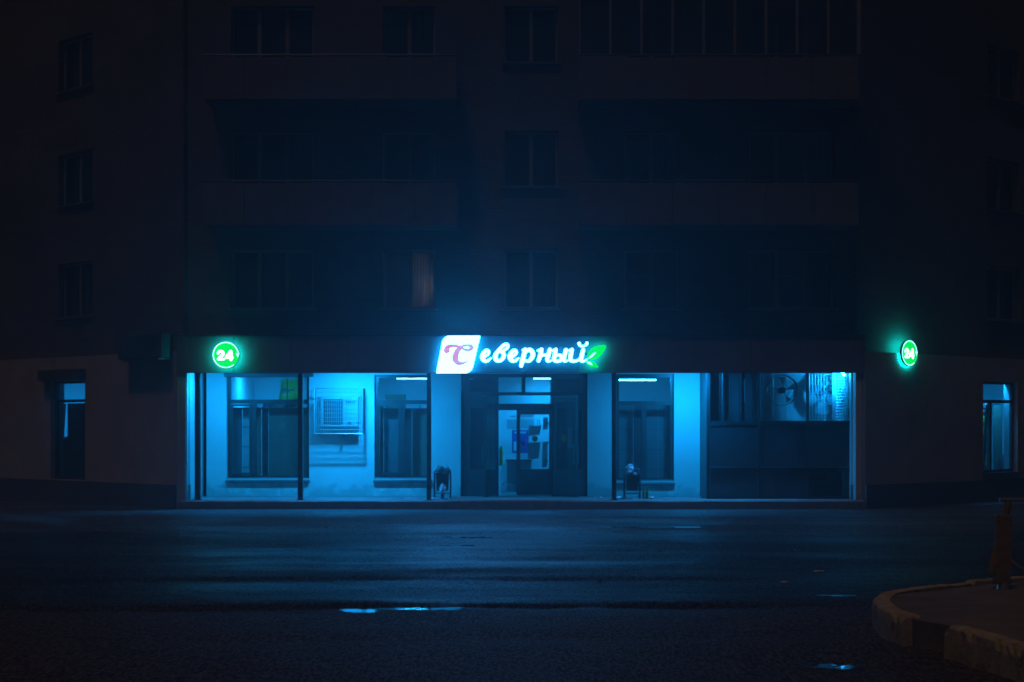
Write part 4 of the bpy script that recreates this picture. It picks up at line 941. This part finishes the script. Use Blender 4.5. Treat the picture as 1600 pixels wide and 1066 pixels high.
def fan(px, py, r, y, lab):
    x, z = fx(px, y), fz(py, y)
    f = thing('condenser_fan', lab, 'fan', (x, y, z-r), 'condenser fans in the enclosure')
    mx = Matrix.Translation((x, y, z)) @ Matrix.Rotation(R(90), 4, 'X')
    for rr in (r, r*0.72, r*0.45):
        bm = bmesh.new(); tube(bm, [(x+rr*math.cos(a), y-0.1, z+rr*math.sin(a)) for a in [2*math.pi*k/28 for k in range(29)]], 0.009 if rr < r else 0.014, 5, cap=False); obj('guard_ring', bm, 'wire', f)
    for k in range(4):
        a = 2*math.pi*k/4+0.4; bm = bmesh.new(); tube(bm, [(x+0.08*math.cos(a), y-0.1, z+0.08*math.sin(a)), (x+r*math.cos(a), y-0.1, z+r*math.sin(a))], 0.006, 4); obj('guard_spoke', bm, 'wire', f)
    for k in range(5):
        a = 2*math.pi*k/5+0.2; bm = bmesh.new(); pr = None
        for q_ in range(6):
            t_ = q_/5; ra = 0.07+(r*0.9-0.07)*t_; w_ = 0.10+0.26*t_
            P1 = (x+ra*math.cos(a-w_/2), y-0.035, z+ra*math.sin(a-w_/2)); P2 = (x+ra*math.cos(a+w_), y+0.035, z+ra*math.sin(a+w_))
            q2 = [bm.verts.new(P1), bm.verts.new(P2), bm.verts.new((P2[0], P2[1]+0.006, P2[2])), bm.verts.new((P1[0], P1[1]+0.006, P1[2]))]
            if pr:
                for s in range(4): bm.faces.new((pr[s], pr[(s+1) % 4], q2[(s+1) % 4], q2[s]))
            pr = q2
        obj('blade', bm, 'white_metal', f, True)
    bm = bmesh.new(); tube(bm, [(x, y-0.07, z), (x, y-0.05, z), (x, y+0.2, z)], [0.05, 0.08, 0.08], 12); obj('motor', bm, 'steel_dark', f)
    bm = bmesh.new(); n_ = 28
    ro = [[bm.verts.new((x+q_*math.cos(2*math.pi*k/n_), yy, z+q_*math.sin(2*math.pi*k/n_))) for k in range(n_)] for q_, yy in ((r*1.04, y-0.06), (r*1.0, y+0.1), (r*0.98, y+0.1), (r*1.02, y-0.06))]
    for i in range(4):
        for k in range(n_): bm.faces.new((ro[i][k], ro[i][(k+1) % n_], ro[(i+1) % 4][(k+1) % n_], ro[(i+1) % 4][k]))
    obj('shroud', bm, 'steel_dark', f, True)
fan(1222, 610, 0.36, 1.1, 'condenser fan in the middle bay of the plant enclosure')
fan(1297, 608, 0.36, 1.25, 'condenser fan behind the lit mesh near the porch corner')
def cable(pts, r, lab):
    bm = bmesh.new(); tube(bm, [Vector((fx(a, y), y, fz(b_, y))) for a, b_, y in pts], r, 5)
    tag(own('cable', bm, 'pipe', True), lab, 'cable', 'cables in the enclosure')
cable([(1267, 606, .75), (1276, 600, .73), (1286, 594, .72), (1295, 586, .74)], 0.011, 'pale cable slanting up behind the lit mesh')
cable([(1268, 588, .74), (1274, 590.5, .72), (1290, 591, .72), (1310, 592, .72), (1322, 590, .72), (1332, 586, .76)], 0.010, 'pale cable sagging along the top of the lit mesh')
cable([(1290, 648, .75), (1296, 647, .72), (1302, 644, .74)], 0.010, 'short cable end low behind the lit mesh')
cable([(1320, 653, .75), (1326, 647, .72), (1332, 646, .76)], 0.010, 'short cable end at the foot of the mesh near the corner')
# bulkhead lamp in the corner of the enclosure
bl = thing('bulkhead_lamp', 'small bright lamp hanging in the top corner of the plant enclosure', 'lamp', (ex(1315), 0.56, ez(582)))
bm = bmesh.new(); tube(bm, [(ex(1313.5), 0.56, ez(580)), (ex(1319), 0.56, ez(587.5))], 0.03, 8); obj('bulb', bm, 'em_flood', bl, True)
bm = bmesh.new(); tube(bm, [(ex(1311), 0.56, zt), (ex(1313.5), 0.56, ez(579.5))], 0.025, 8); obj('socket', bm, 'steel_dark', bl)
la = bpy.data.lights.new('lamp_light', 'SPOT'); la.energy = 260; la.color = BLUE; la.shadow_soft_size = 0.04; la.spot_size = R(140); la.spot_blend = 0.7
lo = bpy.data.objects.new('lamp_light', la); C.objects.link(lo); lo.parent = bl; lo.location = (0.02, -0.05, -0.13)
lo.rotation_euler = Vector((0.62, -0.70, 0.35)).to_track_quat('Z', 'Y').to_euler()      # the open side of the lamp faces the fans
# things kept behind the dark lower panes
yk = YE+0.4
st = thing('stool', 'small stool behind the dark lower pane of the plant enclosure', 'stool', (fx(1279, yk), yk, PZ+0.003))
box('seat', fx(1268, yk), fx(1290, yk), yk, yk+0.3, fz(756, yk), fz(752, yk), 'white_metal', st)
for a in (1269, 1287):
    for b_ in (0.01, 0.26): box('leg', fx(a, yk), fx(a+2.5, yk), yk+b_, yk+b_+0.035, PZ+0.004, fz(756, yk)-0.001, 'white_metal', st)
bm = bmesh.new(); bx(bm, fx(1291, yk), fx(1315, yk), yk+0.02, yk+0.05, PZ+0.004, fz(738, yk), Matrix.Identity(4)); tag(own('board', bm, 'white_metal'), 'pale board leaning behind the dark pane next to the stool', 'board')

# ---------------- the lit shop sign
YG = -0.27
def z3(px, py): return (fx(660+px/5.3333, YG), fz(500+py/5.3333, YG), 0)
def zs3(lst): return [(fx(660+x/5.3333, YG), fz(500+y/5.3333, YG), (r*1.05+0.6)/5.3333/F*(D+YG)) for x, y, r in lst]
sign = thing('shop_sign', 'white backlit Cyrillic shop lettering with a slanted logo tile and green leaves', 'sign', (fx(815, YG), YG, fz(583, YG)))
M['trim'] = mat('sign_trim', (0.04, 0.045, 0.05), 0.4, 0.1)
def channel(name, loops, mats, y0=YG, dep=0.06, parent=sign):
    bm = bmesh.new(); plate(bm, loops, y0, y0+dep, I4, (0, 1, 2)); return obj(name, bm, mats, parent)
E1 = [[(508,312,9),(535,298,9),(553,275,11),(544,256,12),(522,262,14),(503,292,18),(503,322,18),(520,342,13),(545,340,11),(572,318,6)]]
def sh(strokes, dx): return [[(x+dx, y, r) for x, y, r in s] for s in strokes]
glyphs = [E1,
 [[(628,262,12),(609,295,17),(611,326,17),(636,343,12),(664,328,14),(679,298,15),(668,270,13),(645,262,10)], [(612,290,15),(642,248,13),(678,211,12),(706,205,11),(713,222,11),(698,243,10),(668,262,10)]],
 sh(E1, 230),
 [[(858,246,12),(846,290,16),(832,345,17),(823,382,14)], [(838,252,9),(858,244,9)], [(850,285,9),(875,254,13),(905,254,16),(921,285,17),(910,320,16),(884,343,12),(850,338,9)]],
 [[(992,248,14),(982,295,16),(968,340,14)], [(962,256,8),(990,246,9)], [(985,298,10),(1042,290,10)], [(1062,248,14),(1050,295,16),(1040,330,15),(1052,346,9),(1076,338,6)]],
 [[(1112,250,14),(1102,295,16),(1098,330,15),(1118,345,11),(1148,338,13),(1162,314,13),(1146,294,11),(1112,298,9)], [(1085,256,8),(1110,247,9)], [(1196,252,15),(1184,300,16),(1178,330,15),(1190,346,9),(1212,338,6)]],
 [[(1246,250,14),(1234,300,16),(1236,332,15),(1260,345,11),(1292,338,9),(1322,322,8)], [(1222,256,8),(1244,247,9)], [(1340,250,14),(1328,300,16),(1322,330,15),(1336,347,9),(1370,330,6)], [(1306,198,13),(1313,215,8),(1337,220,8),(1360,213,8),(1371,196,13)]]]
for k, g in enumerate(glyphs):
    lo_ = channel('letter', stroke_loops([zs3(s) for s in g], 0.006, 0.0018), ['em_white', 'trim', 'em_halo_soft'], y0=YG-0.002*(k % 2))
    bm = bmesh.new(); plate(bm, stroke_loops([[(a, b_, r+0.0115) for a, b_, r in zs3(s)] for s in g], 0.007, 0.002), YG+0.02+0.002*(k % 2), YG+0.045, I4, (0, 0, 0)); obj('letter_rim', bm, 'trim', lo_)
tile = [(681.6,582.2),(683,583.6),(728.3,583.2),(733,581.8),(737,578.6),(739.4,573),(750.3,527),(750,525.2),(748.8,524.8),(701,524.9),(696.5,526.3),(693,529.4),(691,533.2)]
tl = [(fx(a, YG), fz(b_, YG)) for a, b_ in tile]
to = channel('logo_tile', [tl], ['em_tile', 'trim', 'em_halo'], YG-0.02, 0.09)
tc_ = [np.mean([p[0] for p in tl]), np.mean([p[1] for p in tl])]
bm = bmesh.new(); plate(bm, [[(tc_[0]+(x-tc_[0])*1.03, tc_[1]+(z-tc_[1])*1.03) for x, z in tl]], YG+0.01, YG+0.03, I4, (0, 0, 0)); obj('tile_edge', bm, 'trim', to)
def zl_(lst): return [(fx(675+x/13.32, YG), fz(515+y/13.32, YG), r/13.32/F*(D+YG)) for x, y, r in lst]
cg_ = [[(308,438,66),(312,400,60),(360,352,46),(450,338,36),(540,356,36),(600,385,34)], [(585,385,38),(645,345,30),(730,326,26),(808,345,40),(822,392,42),(765,432,32),(690,424,28),(625,390,26)], [(580,392,46),(530,450,56),(492,540,66),(485,620,66),(530,690,52),(610,708,38),(690,690,22),(760,645,5)]]
lp = stroke_loops([zl_(s) for s in cg_], 0.005, 0.0018)
bm = bmesh.new(); plate(bm, lp, YG-0.026, YG-0.0215, I4, (0, 0, 0)); obj('logo_letter', bm, M['em_logo'], to)
def lf(pts): return [(q[0], q[1]) for q in [z3(x, y) for x, y in pts]]
def round_loop(pts, n=4):
    P = [np.array(p) for p in pts]; out = []
    for i in range(len(P)):
        p0, p1, p2, p3 = P[i-1], P[i], P[(i+1) % len(P)], P[(i+2) % len(P)]
        for k in range(n):
            t_ = k/n; out.append(tuple(0.5*((2*p1)+(-p0+p2)*t_+(2*p0-5*p1+4*p2-p3)*t_*t_+(-p0+3*p1-3*p2+p3)*t_**3)))
    return out
L1 = channel('leaf', [round_loop(lf([(1531,213),(1460,216),(1405,242),(1376,290),(1374,322),(1392,331),(1450,326),(1500,278)]))], ['em_leaf', 'trim', 'em_green_halo'])
L2 = channel('leaf', [round_loop(lf([(1466,396),(1448,366),(1415,345),(1382,341),(1362,350),(1376,376),(1410,393)]))], ['em_leaf', 'trim', 'em_green_halo'])
bm = bmesh.new(); plate(bm, [round_loop(lf([(1448,268),(1420,280),(1396,304),(1383,324),(1404,316),(1430,294)]))], YG-0.004, YG-0.001, I4, (0, 0, 0)); obj('leaf_highlight', bm, 'em_ring', L1)
bm = bmesh.new(); plate(bm, [round_loop(lf([(1368,351),(1395,350),(1418,374),(1392,370)]))], YG-0.004, YG-0.001, I4, (0, 0, 0)); obj('leaf_highlight', bm, 'em_ring', L2)
for a in (692, 735, 770, 830, 890, 915): box('standoff', fx(a, 0), fx(a, 0)+0.02, YG+0.07, -0.061, fz(556, 0), fz(553, 0), 'trim', sign)

# ---------------- round 24-hour signs
def round_sign(mx, lab, yawless=True):
    """built around its own centre in x-z, facing -y, then placed by mx"""
    loc = mx.to_translation()
    s = thing('round_sign', lab, 'sign', loc, 'round 24 hour signs')
    k_ = 0.315/240.0
    def cv(lst): return [((x-842)*k_, (510-y)*k_, r*k_) for x, y, r in lst]
    bm = bmesh.new(); plate(bm, [[(0.315*math.cos(2*math.pi*k/48), 0.315*math.sin(2*math.pi*k/48)) for k in range(48)]], -0.05, 0.0, mx, (0, 1, 2)); d = obj('disc', bm, ['em_green', 'trim', 'em_green_halo'], s)
    bm = bmesh.new(); plate(bm, [[(0.318*math.cos(2*math.pi*k/48), 0.318*math.sin(2*math.pi*k/48)) for k in range(48)], [(0.300*math.cos(2*math.pi*k/48), 0.300*math.sin(2*math.pi*k/48)) for k in range(48)]], -0.052, -0.0505, mx, (0, 0, 0)); obj('rim', bm, M['em_rim'], d)
    ring = [(842+218*math.cos(a), 510-218*math.sin(a), 10) for a in [R(12+ (308-12)*k/40) for k in range(41)]]
    bm = bmesh.new(); plate(bm, stroke_loops([cv(ring)], 0.005, 0.0012), -0.054, -0.0525, mx, (0, 0, 0)); obj('arrow_ring', bm, 'em_ring', s)
    bm = bmesh.new(); plate(bm, [[((x-842)*k_, (510-y)*k_) for x, y in ((1012,480),(1080,474),(1050,555))]], -0.054, -0.0525, mx, (0, 0, 0)); obj('arrow_head', bm, 'em_ring', s)
    two = [[(706,486,20),(722,458,24),(760,446,26),(794,472,28),(786,512,28),(745,548,26),(712,582,22)], [(706,587,18),(812,587,18)]]
    four = [[(930,446,26),(934,500,28),(934,590,26)], [(925,444,24),(880,505,22),(846,552,20)], [(842,556,20),(962,556,20)]]
    for g in (two, four):
        bm = bmesh.new(); plate(bm, stroke_loops([cv(q) for q in g], 0.005, 0.0015), -0.056, -0.0525, mx, (0, 0, 0)); obj('digit', bm, 'em_digit', s)
    bm = bmesh.new(); bx(bm, -0.03, 0.03, 0.002, 0.046 if abs(loc.x) > 8.3 else 0.185, -0.03, 0.03, mx); obj('bracket', bm, 'trim', s)
M['em_rim'] = emit('lit_green_rim', (0.03, 0.45, 0.22), 1.0)
M['em_digit'] = emit('lit_digit', (0.6, 0.95, 1.0), 3.2)
round_sign(Matrix.Translation((fx(353.5, -0.25), -0.25, fz(555, -0.25))), 'round green 24 sign on the fascia above the left end of the porch')
tt = tR(1418)-0.06; p_ = WR @ Vector((tt, -0.05, 0))
rz = Matrix.Rotation(WA, 4, 'Z')
round_sign(Matrix.Translation((p_.x, p_.y, fz(552, p_.y))) @ rz, 'round green 24 sign on the turned wing wall right of the porch')

# ---------------- left wing doorway and right wing window, each with a lit room
def wing_room(mx, a, b_):
    bm = bmesh.new(); bx(bm, a, b_, 0.402, 3.2, 0.4, 3.35, mx); bm.faces.ensure_lookup_table(); bmesh.ops.delete(bm, geom=[bm.faces[2]], context='FACES_ONLY'); obj('wing_room', bm, 'room', B)
wing_room(WL, dl0-0.5, dl1+2.2); wing_room(WR, wr0-0.4, wr1+2.2)
def wbox(name, a, b_, y0, y1, z0, z1, m_, parent, mx, bev=0.0): return box(name, a, b_, y0, y1, z0, z1, m_, parent, mx, bev)
zt1, zt0 = 2.56, 2.49
bm = bmesh.new(); wall(bm, dl0+0.003, dl1-0.003, 0.563, 3.017, [(dl0+0.06, dl1-0.09, zt1, 2.96), (dl0+0.06, dl1-0.09, 0.62, zt0)], 0.12, 0.2, WL); wd = obj('wing_window', bm, 'frame_dark', B)
wbox('pane', dl0+0.061, dl1-0.091, 0.155, 0.161, zt1+0.001, 2.959, 'glass', wd, WL); wbox('pane', dl0+0.061, dl1-0.091, 0.155, 0.161, 0.621, zt0-0.001, 'glass', wd, WL)
wbox('roller_box', dl0-0.05, dl1+0.25, -0.22, -0.002, 3.03, 3.30, 'shade', B, WL, 0.02)
def wing_board(t0, t1, y, z0, z1, lean, lab):
    bm = bmesh.new(); mx = WL @ Matrix.Translation((t0, y, z0)) @ Matrix.Rotation(lean, 4, 'Y'); bx(bm, 0, t1-t0, 0, 0.03, 0, z1-z0, mx); tag(own('leaning_board', bm, 'panel_dark'), lab, 'board')
wing_board(dl0+0.30, dl0+1.42, 0.45, 0.41, 2.47, 0, 'wide dark board standing behind the left wing window')
wing_board(dl0+1.43, dl0+1.95, 0.47, 0.41, 1.62, 0, 'low dark board beside the wide one in the left wing window')
wing_board(dl1+0.20, dl1+0.27, 0.43, 0.8, 2.47, R(-6.5), 'thin dark batten leaning in the left wing window')
bm = bmesh.new(); tube(bm, [WL @ Vector(p) for p in ((dl0+0.12, 0.3, 2.98), (dl0+0.13, 0.3, 2.8), (dl0+0.2, 0.3, 2.6))], 0.01, 5); tag(own('cable', bm, 'steel_dark'), 'dark cable hanging behind the top pane of the left wing window', 'cable')
def room_tube(mx, t, y, z, watts, lab, yaw):
    p = mx @ Vector((t, y, z)); t_ = thing('fluorescent_light', lab, 'ceiling light', p)
    mm = mx @ Matrix.Translation((t, y, z)); bm = bmesh.new(); bx(bm, -0.4, 0.4, -0.05, 0.05, 0.03, 0.08, mm); obj('housing', bm, 'white_metal', t_)
    bm = bmesh.new(); tube(bm, [(-0.38, 0, 0), (0.38, 0, 0)], 0.017, 6, mm); obj('tube', bm, 'em_tube', t_, True)
    la = bpy.data.lights.new('tube_light', 'AREA'); la.shape = 'RECTANGLE'; la.size = 0.8; la.size_y = 0.06; la.energy = watts; la.color = BLUE
    lo = bpy.data.objects.new('tube_light', la); C.objects.link(lo); lo.parent = t_; lo.location = (0, 0, -0.03); lo.rotation_euler = (0, 0, yaw)
room_tube(WL, (dl0+dl1)/2+1.2, 1.6, 3.24, 80, 'ceiling tube hidden above the left wing window', -WA)
room_tube(WR, (wr0+wr1)/2+0.7, 0.50, 3.24, 120, 'ceiling tube hidden above the right wing window', WA)
bm = bmesh.new(); zq1, zq0 = 2.56, 2.48
mu = wr0+0.54
wall(bm, wr0+0.003, wr1-0.003, 0.723, 3.017, [(wr0+0.06, wr1-0.06, zq1, 2.96), (wr0+0.06, mu-0.04, 0.79, zq0), (mu+0.04, wr1-0.06, 0.79, zq0)], 0.12, 0.2, WR); wd = obj('wing_window', bm, 'frame_dark', B)
for h in ((wr0+0.061, wr1-0.061, zq1+0.001, 2.959), (wr0+0.061, mu-0.041, 0.791, zq0-0.001), (mu+0.041, wr1-0.061, 0.791, zq0-0.001)): wbox('pane', h[0], h[1], 0.155, 0.161, h[2], h[3], 'glass', wd, WR)
wbox('sill', wr0-0.04, wr1+0.04, -0.12, 0.118, 0.69, 0.722, 'sill', wd, WR)
# goods shelves in the right wing room
gs = thing('goods_shelf', 'tall shelf of bottles and packs behind the right wing window', 'shelf', WR @ Vector((wr0+1.3, 0.95, 0.41)))
for a in (wr0+0.95, wr0+1.62): wbox('side_panel', a, a+0.03, 0.8, 1.15, 0.41, 2.5, 'white_metal', gs, WR)
for k in range(7): wbox('shelf', wr0+0.982, wr0+1.618, 0.8, 1.15, 0.6+k*0.28, 0.615+k*0.28, 'white_metal', gs, WR)
BN = {'white_metal': 'pale', 'bottle': 'green', 'yellow': 'yellow', 'paper': 'white', 'red': 'red', 'lime': 'lime', 'poster_blue': 'dark blue'}
cols_b = ['white_metal', 'bottle', 'yellow', 'paper', 'red', 'lime', 'poster_blue']
for k in range(7):
    for j in range(6):
        t_ = wr0+1.05+j*0.098; z_ = 0.617+k*0.28; hh = random.uniform(0.17, 0.23); r_ = 0.036; cb = random.choice(cols_b)
        bm = bmesh.new(); lathe(bm, [(r_, z_), (r_, z_+hh*0.62), (r_*0.4, z_+hh*0.8), (r_*0.4, z_+hh)], 0, 0, 8, WR @ Matrix.Translation((t_, 0.85, 0)))
        tag(own('bottle', bm, cb, True), '%s bottle on the %s shelf behind the right wing window' % (BN[cb], ('lowest', 'second lowest', 'third lowest', 'middle', 'third highest', 'second highest', 'top')[k]), 'bottle', 'bottles on the right wing shelf')
bm = bmesh.new(); bx(bm, wr0+1.75, wr0+2.15, 0.80, 0.84, 0.411, 2.44, WR); tag(own('display_board', bm, 'board'), 'brown board beside the bottle shelf in the right wing window', 'board')
bm = bmesh.new(); mx = WR @ Matrix.Translation((wr0+0.50, 0.32, 0.8)) @ Matrix.Rotation(R(6), 4, 'Y'); bx(bm, 0, 0.06, 0, 0.04, 0, 1.66, mx); tag(own('leaning_batten', bm, 'steel_dark'), 'dark batten leaning inside the right wing window', 'batten')
bm = bmesh.new(); lathe(bm, [(0.16, 0.41), (0.2, 0.8), (0.17, 1.05), (0.05, 1.18)], 0, 0, 12, WR @ Matrix.Translation((wr0+2.0, 0.6, 0))); tag(own('sack', bm, 'trash_dark', True), 'dark sack at the foot of the right wing window', 'sack')

# air conditioner box high on the left wing
a0, a1 = tL(272), tL(204)
wa = thing('outdoor_air_conditioner', 'dark air conditioner box on brackets high on the left wing by the porch', 'air conditioner', WL @ Vector(((a0+a1)/2, -0.2, 3.45)))
wbox('casing', a0, a1, -0.36, -0.03, 3.46, 4.02, 'panel_dark', wa, WL, 0.015)
disc('fan_grille', a0+0.42, 3.74, 0.22, -0.372, -0.362, 'steel_dark', wa, WL)
for t_ in (a0+0.12, a1-0.12): wbox('bracket', t_-0.02, t_+0.02, -0.36, 0.0, 3.42, 3.457, 'white_metal', wa, WL)

# ---------------- litter bins and litter on the platform
def bin_(px, pyb, s_, lab, wpx):
    y = 0.75; x = fx(px, y); r = wpx/2/F*(y+D)
    t_ = thing('litter_bin', lab, 'bin', (x, y, PZ+0.001), 'litter bins on the porch platform')
    ht = 0.62*s_
    for sg in (-1, 1):
        bm = bmesh.new(); tube(bm, [(x+sg*r, y-0.09, PZ), (x+sg*r, y-0.09, PZ+ht), (x+sg*r, y+0.09, PZ+ht), (x+sg*r, y+0.09, PZ)], 0.018, 6); obj('leg_frame', bm, 'steel_dark', t_)
    bm = bmesh.new(); tube(bm, [(x-r, y-0.09, PZ+0.13), (x+r, y-0.09, PZ+0.13)], 0.014, 6); obj('crossbar', bm, 'steel_dark', t_)
    bm = bmesh.new()
    wo = r-0.035; n_ = 4
    ring0 = [(x-wo*0.86, y-0.13), (x+wo*0.86, y-0.13), (x+wo*0.86, y+0.13), (x-wo*0.86, y+0.13)]; ring1 = [(x-wo, y-0.16), (x+wo, y-0.16), (x+wo, y+0.16), (x-wo, y+0.16)]
    A = [bm.verts.new((a, b_, PZ+0.19)) for a, b_ in ring0]; Bv = [bm.verts.new((a, b_, PZ+ht-0.03)) for a, b_ in ring1]; Cv = [bm.verts.new((x+(a-x)*0.93, y+(b_-y)*0.93, PZ+ht-0.03)) for a, b_ in ring1]; Dv = [bm.verts.new((x+(a-x)*0.92, y+(b_-y)*0.92, PZ+0.22)) for a, b_ in ring0]
    bm.faces.new(A[::-1]); bm.faces.new(Dv)
    for k in range(4):
        for p, q in ((A, Bv), (Bv, Cv), (Cv, Dv)): bm.faces.new((p[k], p[(k+1) % 4], q[(k+1) % 4], q[k]))
    obj('bucket', bm, 'steel_dark', t_)
    return x, y, PZ+ht, r
def crumple(cx, cy, cz, r, seed, m_, lab, cat, grp, name, sq=0.7):
    rs = random.Random(seed); bm = bmesh.new(); bmesh.ops.create_icosphere(bm, subdivisions=2, radius=r)
    for v in bm.verts:
        f = rs.uniform(0.55, 1.25); v.co = Vector((v.co.x*f, v.co.y*f, v.co.z*f*sq))
    zmin = min(v.co.z for v in bm.verts)
    bmesh.ops.translate(bm, verts=bm.verts, vec=(cx, cy, cz-zmin))
    return tag(own(name, bm, m_), lab, cat, grp)
x, y, zt_, r = bin_(691.5, 778, 1.0, 'litter bin heaped with dark rubbish left of the entrance', 25)
for k in range(9):
    crumple(x+random.uniform(-r*0.7, r*0.7), y+random.uniform(-0.1, 0.1), zt_-0.08+random.uniform(0, 0.06), random.uniform(0.06, 0.1), 20+k, 'trash_dark', 'crumpled dark rubbish heaped on the bin left of the entrance', 'rubbish', 'rubbish on the left bin', 'rubbish_lump')
bm = bmesh.new(); rs = random.Random(4)
for k in range(26):
    a = rs.uniform(0, 6.28); q = rs.uniform(0.02, r*0.95); p0 = Vector((x+q*math.cos(a), y+0.4*q*math.sin(a), zt_+0.02)); p1 = p0+Vector((rs.uniform(-.07, .07), rs.uniform(-.05, .02), rs.uniform(0.04, 0.15)))
    tube(bm, [p0, (p0+p1)/2+Vector((rs.uniform(-.02, .02), 0, 0.01)), p1], [0.012, 0.009, 0.004], 4)
o = tag(own('dry_stalks', bm, 'trash_dark'), 'tangle of dark stalks sticking out of the bin left of the entrance', 'rubbish'); o['kind'] = 'stuff'
crumple(x+0.0, y-0.19, PZ+0.12, 0.085, 61, 'trash_pale', 'pale crumpled bag against the left bin', 'rubbish', None, 'plastic_bag', 1.5)
box_ = bmesh.new(); bx(box_, x-0.03, x+0.05, y-0.22, y-0.14, PZ+0.001, PZ+0.125, bev=0.006); tag(own('drink_carton', box_, 'poster_blue'), 'blue carton standing before the left bin', 'carton')
x, y, zt_, r = bin_(987.5, 780, 0.92, 'litter bin with pale bags spilling over right of the entrance', 24)
for k in range(8):
    crumple(x+random.uniform(-r*0.5, r*0.8)+0.02*k/8, y+random.uniform(-0.1, 0.08), zt_-0.06+k*0.024, random.uniform(0.06, 0.1), 40+k, ('trash_pale', 'trash_pale', 'trash_dark')[k % 3], 'crumpled rubbish piled on the bin right of the entrance', 'rubbish', 'rubbish on the right bin', 'rubbish_lump')
for k, a in enumerate((1006, 1011)):
    y = 0.7; bm = bmesh.new(); lathe(bm, [(0.033, PZ+0.001), (0.035, PZ+0.02), (0.035, PZ+0.15), (0.014, PZ+0.20), (0.013, PZ+0.255)], fx(a, y), y, 12)
    tag(own('bottle', bm, 'bottle', True), ('green glass bottle standing nearer the right bin', 'green glass bottle standing farther from the right bin')[k], 'bottle', 'bottles by the right bin')
lit = [(676, 0.55, 0.05), (683, 0.4, 0.04), (698, 0.35, 0.045), (702, 0.5, 0.03), (718, 0.9, 0.05), (628, 0.5, 0.03), (650, 0.7, 0.03), (968, 0.6, 0.07), (974, 0.45, 0.06), (990, 0.4, 0.04), (1017, 0.55, 0.07), (1098, 0.8, 0.045), (938, 0.9, 0.045), (930, 1.1, 0.03)]
for k, (a, y, r) in enumerate(lit):
    crumple(fx(a, y), y, PZ+0.001, r, 80+k, ('trash_pale', 'paper', 'trash_dark')[k % 3], 'small %s scrap of litter on the platform %s' % (('pale', 'white', 'dark')[k % 3], 'under the middle shop window' if a < 670 else 'at the left bin' if a < 710 else 'left of the entrance' if a < 800 else 'right of the entrance' if a < 950 else 'at the right bin' if a < 1050 else 'by the plant enclosure'), 'litter', 'litter on the platform', 'litter_scrap', 0.45)
for k in range(16):
    px, py = random.uniform(120, 1300), random.uniform(800, 900); d = 4251/(py-665); x = (px-800)/F*d; yy = d-D
    crumple(x, yy, float(ground_height(np.array([x]), np.array([yy]))[0]), random.uniform(0.02, 0.05), 120+k, ('trash_pale', 'carton', 'paper')[k % 3], 'tiny %s scrap of litter on asphalt before the %s' % (('pale', 'brown', 'white')[k % 3], 'left wing' if px < 280 else 'left porch windows' if px < 700 else 'entrance' if px < 950 else 'right porch end'), 'litter', 'litter on the asphalt', 'litter_scrap', 0.35)

# ------------------------------------------------------------------ haze: night mist round the whole place
bm = bmesh.new(); bx(bm, -62, 62, -54, 48, -1.4, 14.6)
hz = bpy.data.meshes.new('haze'); bm.to_mesh(hz); bm.free()
hm = bpy.data.materials.new('night_mist'); hm.use_nodes = True; t = hm.node_tree; t.nodes.remove(t.nodes['Principled BSDF'])
pv = t.nodes.new('ShaderNodeVolumePrincipled'); pv.inputs['Color'].default_value = (0.68, 0.88, 1.0, 1); pv.inputs['Density'].default_value = HAZE; pv.inputs['Anisotropy'].default_value = 0.68
t.links.new(pv.outputs[0], t.nodes['Material Output'].inputs['Volume'])
hm.cycles.homogeneous_volume = True if hasattr(hm.cycles, 'homogeneous_volume') else None
M['haze'] = hm
ho = link('haze', hz, 'haze'); ho['kind'] = 'stuff'
